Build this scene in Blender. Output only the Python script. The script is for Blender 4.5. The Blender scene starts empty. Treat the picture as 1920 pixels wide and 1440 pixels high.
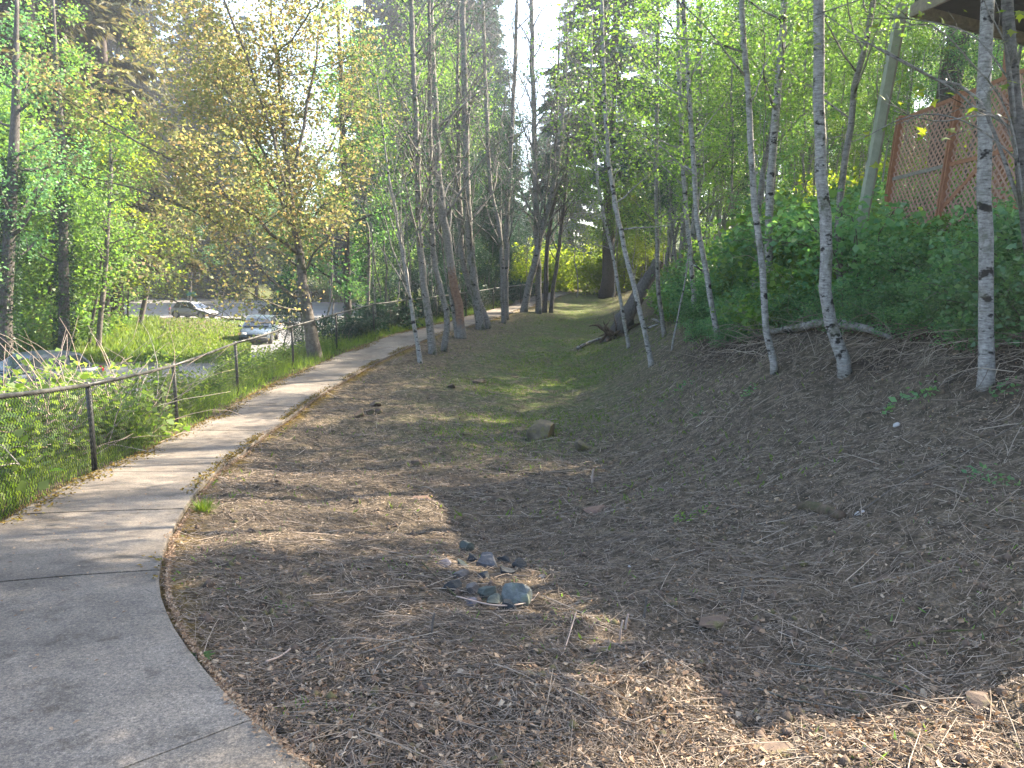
import bpy, bmesh, math, random
import numpy as np
from mathutils import Vector, Matrix

SC = bpy.context.scene
COL = SC.collection
rng = np.random.default_rng(7)
random.seed(7)
R_ = math.radians

# ------------------------------------------------------------------ camera
PITCH, ROLL, HFOV = R_(8.5), R_(1.5), R_(70)
EYE = np.array([0.0, 0.0, 1.65])
FPX = 960 / math.tan(HFOV / 2)
FW = np.array([0, math.cos(PITCH), -math.sin(PITCH)])
UP0 = np.array([0, math.sin(PITCH), math.cos(PITCH)])
RT0 = np.array([1.0, 0, 0])
RT = RT0 * math.cos(ROLL) + UP0 * math.sin(ROLL)
UP = UP0 * math.cos(ROLL) - RT0 * math.sin(ROLL)
cd = bpy.data.cameras.new('camera')
cam = bpy.data.objects.new('camera', cd)
COL.objects.link(cam)
cd.sensor_width = 36
cd.lens = 18 / math.tan(HFOV / 2)
cd.clip_start, cd.clip_end = 0.05, 1500
M = Matrix((RT.tolist(), UP.tolist(), (-FW).tolist())).transposed().to_4x4()
M.translation = Vector(EYE)
cam.matrix_world = M
SC.camera = cam

# ------------------------------------------------------------------ light
SUN_AZ, SUN_EL = R_(60), R_(40)          # azimuth clockwise from +Y
w = bpy.data.worlds.new('World')
SC.world = w
w.use_nodes = True
nt = w.node_tree
sky = nt.nodes.new('ShaderNodeTexSky')
sky.sky_type = 'NISHITA'
sky.sun_disc = False
sky.sun_elevation, sky.sun_rotation = SUN_EL, SUN_AZ
sky.air_density, sky.dust_density, sky.ozone_density = 1.0, 2.5, 1.0
bg = nt.nodes['Background']
bg.inputs['Strength'].default_value = 0.125
nt.links.new(sky.outputs[0], bg.inputs[0])
sl = bpy.data.lights.new('sun', 'SUN')
sl.energy, sl.angle, sl.color = 5.0, R_(0.53), (1.0, 0.87, 0.69)
sun = bpy.data.objects.new('sun', sl)
COL.objects.link(sun)
sd = Vector((math.sin(SUN_AZ) * math.cos(SUN_EL), math.cos(SUN_AZ) * math.cos(SUN_EL), math.sin(SUN_EL)))
sun.rotation_euler = sd.to_track_quat('Z', 'Y').to_euler()
vs = SC.view_settings
vs.view_transform, vs.look, vs.gamma, vs.use_curve_mapping = 'Standard', 'None', 1.0, False
vs.exposure = 2.7
try:
    SC.cycles.max_bounces = 6
    SC.cycles.transmission_bounces = 4
    SC.cycles.diffuse_bounces = 4
    SC.cycles.transparent_max_bounces = 4
    SC.cycles.use_denoising = True
except Exception:
    pass

# ------------------------------------------------------------------ mesh helpers
class MB:
    """collects vertices and faces; build() links them as one mesh object"""
    def __init__(s): s.v, s.q, s.t, s.n = [], [], [], 0
    def add(s, v, q=None, t=None):
        v = np.asarray(v, float).reshape(-1, 3)
        if q is not None and len(q): s.q.append(np.asarray(q, np.int64).reshape(-1, 4) + s.n)
        if t is not None and len(t): s.t.append(np.asarray(t, np.int64).reshape(-1, 3) + s.n)
        s.v.append(v); s.n += len(v)
    def mesh(s, name, material, loc=(0, 0, 0), smooth=True):
        me = bpy.data.meshes.new(name)
        v = np.concatenate(s.v) - np.asarray(loc, float)
        q = np.concatenate(s.q) if s.q else np.zeros((0, 4), int)
        t = np.concatenate(s.t) if s.t else np.zeros((0, 3), int)
        me.vertices.add(len(v)); me.vertices.foreach_set('co', v.astype(np.float32).ravel())
        me.loops.add(q.size + t.size)
        me.loops.foreach_set('vertex_index', np.concatenate([q.ravel(), t.ravel()]).astype(np.int32))
        st = np.concatenate([np.arange(len(q)) * 4, q.size + np.arange(len(t)) * 3]).astype(np.int32)
        me.polygons.add(len(st)); me.polygons.foreach_set('loop_start', st)
        try: me.polygons.foreach_set('loop_total', np.concatenate([np.full(len(q), 4), np.full(len(t), 3)]).astype(np.int32))
        except Exception: pass
        if material: me.materials.append(material)
        me.polygons.foreach_set('use_smooth', np.full(len(st), smooth))
        me.update(calc_edges=True)
        return me
    def build(s, name, material, parent=None, loc=(0, 0, 0), smooth=True):
        o = bpy.data.objects.new(name, s.mesh(name, material, loc, smooth))
        COL.objects.link(o)
        if parent: o.parent = parent
        else: o.location = loc
        return o
    def tubes(s, P, R, sides=5, cap=True):
        P = np.asarray(P, float); R = np.asarray(R, float)
        if P.ndim == 2: P, R = P[None], R[None]
        n, k, _ = P.shape
        T = np.gradient(P, axis=1); T /= np.linalg.norm(T, axis=2, keepdims=True) + 1e-9
        mt = np.abs(T.mean(1)); ref = np.eye(3)[np.argmin(mt, 1)][:, None, :]
        N1 = np.cross(T, np.broadcast_to(ref, T.shape)); N1 /= np.linalg.norm(N1, axis=2, keepdims=True) + 1e-9
        N2 = np.cross(T, N1)
        a = np.arange(sides) * 2 * np.pi / sides
        V = P[:, :, None] + R[:, :, None, None] * (N1[:, :, None] * np.cos(a)[:, None] + N2[:, :, None] * np.sin(a)[:, None])
        b = (np.arange(n) * k * sides)[:, None, None]; j = (np.arange(k - 1) * sides)[None, :, None]
        i = np.arange(sides)[None, None]; i2 = (i + 1) % sides
        q = np.stack([b + j + i, b + j + i2, b + j + sides + i2, b + j + sides + i], -1).reshape(-1, 4)
        t = None
        if cap and sides == 3:
            e = np.arange(n) * k * 3; f = e + (k - 1) * 3
            t = np.concatenate([np.stack([e + 2, e + 1, e], 1), np.stack([f, f + 1, f + 2], 1)])
        elif cap and sides >= 4:
            e = np.arange(n) * k * sides
            t = []
            for m in range(1, sides - 1):
                t.append(np.stack([e, e + m + 1, e + m], 1))
                f = e + (k - 1) * sides
                t.append(np.stack([f, f + m, f + m + 1], 1))
            t = np.concatenate(t)
        s.add(V, q, t)
    def kites(s, Cn, U, N, L, W, fold=0.25):
        """leaf blades: base at Cn, long axis U, normal N, length L, width W"""
        Cn, U, N = map(np.asarray, (Cn, U, N))
        S = np.cross(U, N); S /= np.linalg.norm(S, axis=1, keepdims=True) + 1e-9
        N2 = np.cross(S, U)
        L = np.broadcast_to(np.asarray(L, float), (len(Cn),))[:, None]; W = np.broadcast_to(np.asarray(W, float), (len(Cn),))[:, None]
        m = Cn + U * L * 0.45
        V = np.stack([Cn, m + S * W * .5 + N2 * W * fold, Cn + U * L, m - S * W * .5 + N2 * W * fold], 1)
        n = len(Cn)
        s.add(V, np.arange(n * 4).reshape(n, 4))
    def box(s, c, x, y, z):
        """box: centre c and three half-axis vectors"""
        c, x, y, z = map(lambda a: np.asarray(a, float), (c, x, y, z))
        V = [c + i * x + j * y + k * z for k in (-1, 1) for j in (-1, 1) for i in (-1, 1)]
        s.add(V, [(0, 2, 3, 1), (4, 5, 7, 6), (0, 1, 5, 4), (2, 6, 7, 3), (0, 4, 6, 2), (1, 3, 7, 5)])
    def bar(s, a, b, w_, h_, upv=(0, 0, 1)):
        a, b = np.asarray(a, float), np.asarray(b, float)
        d = b - a; L = np.linalg.norm(d); d /= L
        u = np.asarray(upv, float); sx = np.cross(d, u); sx /= np.linalg.norm(sx) + 1e-9; u = np.cross(sx, d)
        s.box((a + b) / 2, d * L / 2, sx * w_ / 2, u * h_ / 2)

def unit(v):
    v = np.asarray(v, float); return v / (np.linalg.norm(v, axis=-1, keepdims=True) + 1e-9)
def rdir(n, r=None):
    return unit((r or rng).normal(size=(n, 3)))
def catmull(P, n):
    P = np.asarray(P, float)
    Q = np.vstack([2 * P[0] - P[1], P, 2 * P[-1] - P[-2]])
    L = np.concatenate([[0], np.cumsum(np.linalg.norm(np.diff(P, axis=0), axis=1))]); u = np.linspace(0, L[-1], n)
    i = np.clip(np.searchsorted(L, u, 'right') - 1, 0, len(P) - 2)
    t = ((u - L[i]) / (L[i + 1] - L[i]))[:, None]
    a, b, c, d = Q[i], Q[i + 1], Q[i + 2], Q[i + 3]
    return .5 * (2 * b + (c - a) * t + (2 * a - 5 * b + 4 * c - d) * t ** 2 + (3 * b - a - 3 * c + d) * t ** 3)

def tag(o, label=None, cat=None, group=None, kind=None):
    for k, v in (('label', label), ('category', cat), ('group', group), ('kind', kind)):
        if v: o[k] = v
    return o
def empty(name, loc=(0, 0, 0), rz=0, **kw):
    o = bpy.data.objects.new(name, None); COL.objects.link(o)
    o.location = loc; o.rotation_euler = (0, 0, rz); o.empty_display_size = .2
    return tag(o, **kw)
def child(name, me, parent):
    o = bpy.data.objects.new(name, me); COL.objects.link(o); o.parent = parent; return o
def copy_tree(o, parent=None):
    c = o.copy(); COL.objects.link(c)
    if parent: c.parent = parent
    for ch in o.children: copy_tree(ch, c)
    return c

# numpy value noise
_perm = np.random.default_rng(3).random((256, 256))
def vnoise(x, y):
    xi, yi = np.floor(x).astype(int), np.floor(y).astype(int)
    fx, fy = x - xi, y - yi
    fx, fy = fx * fx * (3 - 2 * fx), fy * fy * (3 - 2 * fy)
    g = lambda a, b: _perm[a % 256, b % 256]
    return (g(xi, yi) * (1 - fx) + g(xi + 1, yi) * fx) * (1 - fy) + (g(xi, yi + 1) * (1 - fx) + g(xi + 1, yi + 1) * fx) * fy - .5
def fbm(x, y, s, o=4):
    r = 0; a = 1.0
    for k in range(o):
        r = r + a * vnoise(x / s + 17.3 * k, y / s - 9.1 * k); a *= .5; s *= .5
    return r

# ------------------------------------------------------------------ materials
def new_mat(name):
    m = bpy.data.materials.new(name); m.use_nodes = True
    n = m.node_tree; b = n.nodes['Principled BSDF']
    return m, n, b
def N(n, t, **kw):
    x = n.nodes.new(t)
    for k, v in kw.items():
        if k in x.inputs: x.inputs[k].default_value = v
        else: setattr(x, k, v)
    return x
def ramp(n, fac, stops):
    r = n.nodes.new('ShaderNodeValToRGB')
    while len(r.color_ramp.elements) < len(stops): r.color_ramp.elements.new(.5)
    for e, (p, c) in zip(r.color_ramp.elements, stops):
        e.position = p; e.color = (*c, 1) if len(c) == 3 else c
    n.links.new(fac, r.inputs[0])
    return r.outputs[0]
def mix(n, fac, a, b, mode='MIX'):
    x = n.nodes.new('ShaderNodeMix'); x.data_type = 'RGBA'; x.blend_type = mode
    for s, v in ((0, fac), (6, a), (7, b)):
        if hasattr(v, 'is_output') or isinstance(v, bpy.types.NodeSocket): n.links.new(v, x.inputs[s])
        else: x.inputs[s].default_value = v if not isinstance(v, tuple) else ((*v, 1) if len(v) == 3 else v)
    return x.outputs[2]
def coords(n, scale=(1, 1, 1), kind='Object'):
    tc = n.nodes.new('ShaderNodeTexCoord'); mp = n.nodes.new('ShaderNodeMapping')
    mp.inputs['Scale'].default_value = scale
    n.links.new(tc.outputs[kind], mp.inputs[0]); return mp.outputs[0]
def noise(n, vec, scale, detail=4, rough=.6):
    x = N(n, 'ShaderNodeTexNoise', Scale=scale, Detail=detail, Roughness=rough)
    n.links.new(vec, x.inputs['Vector']); return x.outputs['Fac']
def bump(n, b, h, strength, dist):
    x = N(n, 'ShaderNodeBump', Strength=strength, Distance=dist)
    n.links.new(h, x.inputs['Height']); n.links.new(x.outputs[0], b.inputs['Normal'])

def leaf_mat(name, cols, trans, tmix=.45, rough=.5):
    m, n, b = new_mat(name)
    g = n.nodes.new('ShaderNodeNewGeometry')
    oi = n.nodes.new('ShaderNodeObjectInfo')
    c = ramp(n, g.outputs['Random Per Island'], [(i / max(1, len(cols) - 1), x) for i, x in enumerate(cols)])
    hs = n.nodes.new('ShaderNodeHueSaturation')
    mr = N(n, 'ShaderNodeMapRange'); mr.inputs[3].default_value = .75; mr.inputs[4].default_value = 1.25
    n.links.new(oi.outputs['Random'], mr.inputs[0]); n.links.new(mr.outputs[0], hs.inputs['Value'])
    n.links.new(c, hs.inputs['Color'])
    c = hs.outputs[0]
    n.links.new(c, b.inputs['Base Color'])
    b.inputs['Roughness'].default_value = rough
    b.inputs['Specular IOR Level'].default_value = .3
    tr = n.nodes.new('ShaderNodeBsdfTranslucent')
    tc = mix(n, 1.0, c, trans, 'MULTIPLY')
    n.links.new(tc, tr.inputs[0])
    mx = n.nodes.new('ShaderNodeMixShader'); mx.inputs[0].default_value = tmix
    n.links.new(b.outputs[0], mx.inputs[1]); n.links.new(tr.outputs[0], mx.inputs[2])
    n.links.new(mx.outputs[0], n.nodes['Material Output'].inputs[0])
    return m
GREEN_T = (2.3, 2.4, 1.0)
LEAF = {
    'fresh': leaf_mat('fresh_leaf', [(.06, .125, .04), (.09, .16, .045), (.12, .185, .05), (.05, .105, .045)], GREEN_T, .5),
    'yellow': leaf_mat('yellow_green_leaf', [(.10, .16, .025), (.15, .19, .03), (.08, .14, .025)], (2.4, 2.2, .8), .55),
    'verge': leaf_mat('verge_leaf', [(.08, .145, .04), (.12, .175, .05), (.15, .20, .06), (.065, .125, .04)], (2.2, 2.2, .9), .5),
    'dark': leaf_mat('dark_leaf', [(.05, .13, .065), (.11, .21, .09), (.07, .155, .075), (.15, .25, .10), (.055, .14, .07)], (1.8, 2.1, 1.0), .4),
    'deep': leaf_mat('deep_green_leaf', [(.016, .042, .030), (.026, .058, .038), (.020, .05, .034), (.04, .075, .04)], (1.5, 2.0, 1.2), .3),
    'ivy': leaf_mat('ivy_leaf', [(.012, .03, .012), (.02, .045, .018), (.03, .06, .02)], (1.6, 2.0, .8), .2, .4),
    'maple': leaf_mat('young_maple_leaf', [(.27, .20, .11), (.15, .185, .08), (.30, .215, .13), (.13, .18, .075), (.20, .21, .095), (.16, .195, .08)], (1.6, 1.5, 1.0), .55),
    'needle': leaf_mat('conifer_needle', [(.018, .05, .038), (.028, .065, .047), (.04, .082, .055)], (1.5, 1.8, 1.2), .15),
    'needle_warm': leaf_mat('conifer_needle_warm', [(.095, .095, .05), (.07, .085, .04), (.12, .10, .055), (.06, .08, .04)], (1.7, 1.6, .9), .35),
    'grass': leaf_mat('grass_blade', [(.06, .11, .02), (.09, .14, .03), (.12, .15, .04), (.05, .09, .02)], (2.2, 2.2, .8), .4),
    'dead': leaf_mat('dead_leaf', [(.20, .13, .085), (.33, .22, .135), (.44, .33, .225), (.27, .17, .10), (.13, .09, .065), (.48, .39, .28)], (1.0, .8, .5), .15, .8),
    'moss': leaf_mat('edge_moss', [(.10, .07, .018), (.15, .10, .02), (.09, .085, .02), (.07, .045, .02)], (1.2, 1.0, .5), .2, .9),
}
def twig_mat(name, cols):
    m, n, b = new_mat(name)
    g = n.nodes.new('ShaderNodeNewGeometry')
    c = ramp(n, g.outputs['Random Per Island'], [(i / (len(cols) - 1), x) for i, x in enumerate(cols)])
    n.links.new(c, b.inputs['Base Color']); b.inputs['Roughness'].default_value = .85
    b.inputs['Specular IOR Level'].default_value = .2
    return m
TWIG = twig_mat('twig', [(.07, .055, .045), (.19, .15, .115), (.29, .235, .18), (.13, .105, .085), (.30, .24, .185), (.09, .07, .055), (.40, .335, .265), (.14, .11, .085)])
CANE = twig_mat('dry_cane', [(.26, .19, .14), (.40, .32, .26), (.33, .25, .20), (.48, .42, .36)])

def bark(name, base, dark, light, zs=14, scars=.0, moss=0.0, sc=1.0):
    m, n, b = new_mat(name)
    v = coords(n, (6 * sc, 6 * sc, zs * sc))
    f = noise(n, v, 2.0, 6, .7)
    c = ramp(n, f, [(.28, dark), (.45, base), (.68, light)])
    if scars:
        v2 = coords(n, (2.2, 2.2, 3.2))
        f2 = noise(n, v2, 2.2, 3, .65)
        s = ramp(n, f2, [(scars, (0, 0, 0)), (scars + .06, (1, 1, 1))])
        c = mix(n, s, c, tuple(x * .35 for x in dark))
        f5 = noise(n, coords(n, (9, 9, 7)), 2.0, 7, .75)
        c = mix(n, 1.0, c, ramp(n, f5, [(.32, (.55, .54, .52)), (.5, (1, 1, 1)), (.66, (1.25, 1.25, 1.24))]), 'MULTIPLY')
        v3 = coords(n, (5, 5, 45)); f3 = noise(n, v3, 1.0, 3, .6)
        s3 = ramp(n, f3, [(.60, (0, 0, 0)), (.68, (.45, .45, .45))])
        c = mix(n, s3, c, dark)
    if moss:
        f4 = noise(n, coords(n, (1.3, 1.3, .8)), 3, 4, .6)
        s4 = ramp(n, f4, [(.62 - moss * .3, (0, 0, 0)), (.78 - moss * .3, (1, 1, 1))])
        c = mix(n, s4, c, (.045, .055, .016))
    n.links.new(c, b.inputs['Base Color']); b.inputs['Roughness'].default_value = .85
    b.inputs['Specular IOR Level'].default_value = .2
    bump(n, b, f, .7, .02)
    return m
BARK = {
    'birch': bark('birch_bark', (.21, .20, .185), (.06, .055, .048), (.33, .315, .295), 26, .57, .14),
    'alder': bark('alder_bark', (.145, .135, .122), (.05, .045, .04), (.235, .22, .20), 18, .60, .22),
    'brown': bark('brown_bark', (.10, .088, .075), (.034, .03, .026), (.175, .158, .138), 6, 0, .25),
    'dark': bark('dark_bark', (.065, .058, .052), (.022, .02, .018), (.12, .11, .10), 3, 0, .2, 1.5),
    'conifer': bark('conifer_bark', (.065, .052, .045), (.022, .018, .016), (.11, .09, .078), 2.5, 0, .05, 2),
    'orange': bark('peeling_orange_bark', (.30, .13, .06), (.10, .05, .03), (.38, .22, .12), 5, 0, .1),
    'patchy': None,
    'rotten': bark('rotten_wood', (.07, .05, .035), (.022, .016, .012), (.14, .10, .07), 6, 0, .3, 1.5),
}

m, n, b = new_mat('half_peeled_bark')
v = coords(n, (6, 6, 10)); f = noise(n, v, 2.0, 6, .7)
tc_ = n.nodes.new('ShaderNodeTexCoord'); sp_ = n.nodes.new('ShaderNodeSeparateXYZ'); n.links.new(tc_.outputs['Object'], sp_.inputs[0])
mz = n.nodes.new('ShaderNodeMath'); mz.operation = 'MULTIPLY_ADD'; n.links.new(f, mz.inputs[0]); mz.inputs[1].default_value = 1.6; n.links.new(sp_.outputs[2], mz.inputs[2])
zr_ = ramp(n, N(n, 'ShaderNodeMapRange').outputs[0], [(0, (0, 0, 0)), (.22, (0, 0, 0)), (.28, (1, 1, 1)), (.55, (1, 1, 1)), (.66, (0, 0, 0))])
mrn = [x for x in n.nodes if x.type == 'MAP_RANGE'][0]; mrn.inputs[1].default_value = 0; mrn.inputs[2].default_value = 5; n.links.new(mz.outputs[0], mrn.inputs[0])
c = mix(n, zr_, ramp(n, f, [(.28, (.05, .045, .04)), (.45, (.13, .12, .108)), (.68, (.21, .20, .18))]), ramp(n, f, [(.28, (.07, .035, .02)), (.45, (.15, .082, .052)), (.68, (.22, .14, .095))]))
n.links.new(c, b.inputs['Base Color']); b.inputs['Roughness'].default_value = .85; bump(n, b, f, .7, .02)
BARK['patchy'] = m

# ------------------------------------------------------------------ terrain
def zpath(y):
    return np.interp(y, [-6, 0, 2.4, 4, 5.6, 9.8, 12.7, 18, 24, 30, 36, 45, 60, 100, 200],
                     [.1, .05, 0, -.15, -.4, -.88, -.95, -.7, -.35, -.25, 0, .45, .9, 1.2, 1.5])
REDGE = np.array([(4.2, -5.0), (2.9, -2.6), (1.75, -.5), (.85, .75), (.12, 1.5), (-.63, 2.23), (-.94, 2.5), (-1.51, 3.19), (-1.82, 3.66),
                  (-2.03, 4.04), (-2.42, 4.94), (-2.87, 6.21), (-3.39, 8.1), (-3.75, 10.2), (-3.92, 12.3), (-3.92, 14.4), (-3.75, 16.5),
                  (-3.41, 19.2), (-2.80, 22.6), (-1.87, 27.0), (-.72, 31.8), (1.0, 38.0), (2.9, 45.5), (4.6, 52), (7, 60)])
_re = catmull(REDGE, 260)
_ty = np.gradient(_re, axis=0); _ty /= np.linalg.norm(_ty, axis=1, keepdims=True)
PW = 1.3
_nl = np.stack([-_ty[:, 1], _ty[:, 0]], 1)       # left of travel
_le = _re + _nl * PW
_rs = np.argsort(_re[:, 1]); _ls = np.argsort(_le[:, 1])
def xr(y): return np.interp(y, _re[_rs, 1], _re[_rs, 0])
def xl(y): return np.interp(y, _le[_ls, 1], _le[_ls, 0])
SY = np.array([-12, 0, 2.5, 5.5, 7.5, 9, 11, 13, 15, 18, 21, 24, 32, 42, 55, 80, 120, 220], float)
def col(v): return np.asarray(v, float)
swx = col([2.5, 1.9, 1.2, .15, .2, .35, .5, .7, 1.0, 1.35, 1.8, 2.3, 3.2, 4.6, 7.5, 12, 14, 20])
swz = col([.1, .05, -.04, -.62, -.8, -.93, -1.05, -1.13, -1.15, -1.1, -.95, -.78, -.38, .15, .8, 1.2, 1.5, 2])
ftx = col([3, 2.7, 2.1, 1.5, 1.6, 1.75, 1.85, 1.9, 2.1, 2.4, 2.9, 3.3, 4.4, 5.6, 8.5, 13, 15, 22])
ftz = col([.12, .1, 0, -.48, -.62, -.76, -.9, -.97, -.97, -.9, -.75, -.58, -.18, .3, .9, 1.2, 1.5, 2])
mdx = col([6, 5, 4.6, 4.7, 4.8, 4.3, 3.9, 3.7, 3.6, 3.9, 4.5, 5.1, 6.6, 8, 11, 16, 18, 26])
mdz = col([.6, .6, .62, .60, .68, .62, .50, .42, .32, .35, .42, .5, .8, 1.1, 1.4, 1.5, 1.8, 2.3])
tpx = col([10, 8, 7.6, 7.5, 7.4, 7.2, 7.0, 7.0, 7.1, 7.6, 8.3, 9, 11, 13, 17, 24, 28, 40])
tpz = col([2, 2.4, 2.6, 2.65, 2.6, 2.55, 2.55, 2.6, 2.6, 2.7, 2.6, 2.5, 2.4, 2.4, 2.4, 2.2, 2.4, 3])
_SYd = np.concatenate([np.arange(-12, 60, .25), np.arange(60, 221, 4.0)])
def dens(a):
    r = np.interp(_SYd, SY, a)
    k = np.ones(9) / 9; p = np.pad(r, 4, mode='edge'); return np.convolve(p, k, 'valid')
LOTZ = -2.9
_xl, _xr, _zp = xl(_SYd), xr(_SYd), zpath(_SYd)
_far = np.clip((_SYd - 48) / 25, 0, 1)
_X = np.stack([np.full_like(_SYd, -400), np.minimum(_xl - 30, -30), _xl - 5.2, _xl - 1.5, _xl - .45, _xr + .12, dens(swx), dens(ftx), dens(mdx), dens(tpx),
               dens(tpx) + 14, np.full_like(_SYd, 400)], 1)
_X[:, 6] = np.maximum(_X[:, 6], _X[:, 5] + .3)
for _k in range(7, 11): _X[:, _k] = np.maximum(_X[:, _k], _X[:, _k - 1] + .4)
_lz = LOTZ - .05
_Z = np.stack([np.full_like(_SYd, _lz), np.full_like(_SYd, _lz), np.full_like(_SYd, _lz), _zp - .42, _zp - .07, _zp - .05, dens(swz), dens(ftz), dens(mdz),
               dens(tpz), dens(tpz) + .5, dens(tpz) + 3.0], 1)
def hz0(x, y):
    f = np.clip(np.interp(y, _SYd, np.arange(len(_SYd))), 0, len(_SYd) - 1.001)
    i = f.astype(int); t = (f - i)[:, None]
    X = _X[i] * (1 - t) + _X[i + 1] * t; Z = _Z[i] * (1 - t) + _Z[i + 1] * t
    k = np.clip((x[:, None] >= X).sum(1) - 1, 0, X.shape[1] - 2); r = np.arange(len(x))
    u = np.clip((x - X[r, k]) / (X[r, k + 1] - X[r, k]), 0, 1)
    return Z[r, k] * (1 - u) + Z[r, k + 1] * u
def pathd(x, y):
    """signed distance in x from the paved strip, negative inside"""
    return np.maximum(xl(y) - x, x - xr(y))
def hz(x, y):
    x = np.atleast_1d(np.asarray(x, float)); y = np.atleast_1d(np.asarray(y, float))
    d = np.where(y < 60, pathd(x, y), 5.0)
    s = np.clip(np.abs(d), .05, 1.1) * np.where(x > -30, 1, 3)
    h = 0
    for o, wgt in ((-.9, 1), (-.6, 2), (-.3, 3), (0, 3), (.3, 3), (.6, 2), (.9, 1)):
        h = h + wgt * hz0(x + o * s, y)
    h = h / 15
    a = np.clip(d * 2.0, 0, 1)
    rough = fbm(x, y, 1.6, 5) * .16 + fbm(x + 40, y, .35, 4) * .055
    far = np.clip((np.hypot(x, y) - 60) / 60, 0, 1)
    lotm = np.clip((xl(np.minimum(y, 60)) - 4.6 - x), 0, 1)
    hill = np.clip((np.hypot(x, y) - 112) / 60, 0, 1) * 9
    return h + rough * a * (1 - .97 * lotm) + hill
def gz(x, y): return float(hz([x], [y])[0])
def normal(x, y, e=.06):
    return unit(np.stack([hz(x - e, y) - hz(x + e, y), hz(x, y - e) - hz(x, y + e), np.full(len(x), 2 * e)], 1))
def ray(px, py): return FW + RT * (px - 960) / FPX - UP * (py - 720) / FPX
def at(px, py, D): return EYE + ray(px, py) * D
def ground_at(px, py, d0=1.5, d1=120):
    r = ray(px, py); D = np.geomspace(d0, d1, 3000); p = EYE + r * D[:, None]
    b = p[:, 2] < hz(p[:, 0], p[:, 1])
    i = int(np.argmax(b)) if b.any() else len(D) - 1
    return p[i], D[i]
def on_plane(px, py, yw):
    r = ray(px, py); return EYE + r * (yw / r[1])
def on_lot(px, py):
    r = ray(px, py); return EYE + r * ((LOTZ - EYE[2]) / r[2])

def graded(a, b, fine0, fine1, f, grow=1.07):
    xs = list(np.arange(fine0, fine1 + 1e-6, f)); s = f
    while xs[-1] < b: s *= grow; xs.append(xs[-1] + s)
    s = f
    while xs[0] > a: s *= grow; xs.insert(0, xs[0] - s)
    return np.array(xs)
gx = graded(-260, 260, -6.5, 9, .08); gy = graded(-14, 330, .8, 22, .085)
GX, GY = np.meshgrid(gx, gy)
fx, fy = GX.ravel(), GY.ravel()
GH = hz(fx, fy)
mb = MB(); nx, ny = len(gx), len(gy)
ii = (np.arange(ny - 1)[:, None] * nx + np.arange(nx - 1)[None]).ravel()
mb.add(np.stack([fx, fy, GH], 1), np.stack([ii, ii + 1, ii + nx + 1, ii + nx], 1))

m, n, b = new_mat('mulch_ground')
v = coords(n, (1, 1, 1))
fa = noise(n, v, 1.1, 8, .62); fb = noise(n, v, 9, 7, .7); fc = noise(n, v, 60, 4, .7)
soil = ramp(n, fb, [(.30, (.030, .024, .019)), (.48, (.085, .068, .054)), (.60, (.155, .122, .094)), (.75, (.25, .20, .15))])
fine = ramp(n, fc, [(.35, (.5, .5, .5)), (.65, (1.5, 1.45, 1.35))])
soil = mix(n, 1.0, soil, fine, 'MULTIPLY')
at_ = n.nodes.new('ShaderNodeAttribute'); at_.attribute_name = 'zone'
sp = n.nodes.new('ShaderNodeSeparateColor'); n.links.new(at_.outputs['Color'], sp.inputs[0])
grs = ramp(n, fb, [(.3, (.045, .065, .022)), (.5, (.085, .115, .035)), (.7, (.13, .145, .05))])
thr = ramp(n, noise(n, v, 2.6, 7, .7), [(.34, (0, 0, 0)), (.56, (1, 1, 1))])
gm = n.nodes.new('ShaderNodeMath'); gm.operation = 'MULTIPLY'; n.links.new(sp.outputs[0], gm.inputs[0]); n.links.new(thr, gm.inputs[1])
c = mix(n, gm.outputs[0], soil, grs)
mo = ramp(n, fb, [(.3, (.10, .062, .018)), (.6, (.19, .13, .025))])
c = mix(n, sp.outputs[1], c, mo)
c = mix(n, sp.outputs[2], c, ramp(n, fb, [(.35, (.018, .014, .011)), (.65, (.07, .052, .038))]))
n.links.new(c, b.inputs['Base Color']); b.inputs['Roughness'].default_value = .95; b.inputs['Specular IOR Level'].default_value = .1
bump(n, b, fb, 1.0, .08)
GROUND = m
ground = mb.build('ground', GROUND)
tag(ground, 'brown mulched ground of the grassy swale and its bank', kind='structure')
yy = np.minimum(fy, 60)
pd = pathd(fx, yy)
swalem = np.exp(-((fx - np.interp(fy, SY, swx) + .6) / 2.3) ** 2) * np.clip((fy - 9) / 9, 0, 1)
bankgreen = np.clip((fy - 13) / 6, 0, 1) * np.clip((fx - 2) / 2, 0, 1) * np.clip((6 - fx) / 3, 0, 1) * .5
leftg = np.clip((xl(yy) - .3 - fx) / .6, 0, 1)
zone = np.zeros((len(fx), 4), np.float32); zone[:, 3] = 1
zone[:, 0] = np.clip(np.maximum.reduce([swalem, bankgreen, leftg, np.clip((fx - 6.3) / 2, 0, 1)]) + .06, 0, 1)
edge = np.clip(1 - np.abs(pd - .06) / .2, 0, 1) * np.clip(.55 + 1.6 * fbm(fx, fy, 1.3, 3), 0, 1) * (fy < 50)
zone[:, 1] = edge
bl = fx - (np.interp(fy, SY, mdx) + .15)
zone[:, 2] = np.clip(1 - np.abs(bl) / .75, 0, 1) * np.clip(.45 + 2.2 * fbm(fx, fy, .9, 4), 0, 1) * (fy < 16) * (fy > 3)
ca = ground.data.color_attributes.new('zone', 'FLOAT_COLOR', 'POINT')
ca.data.foreach_set('color', zone.ravel())

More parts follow.
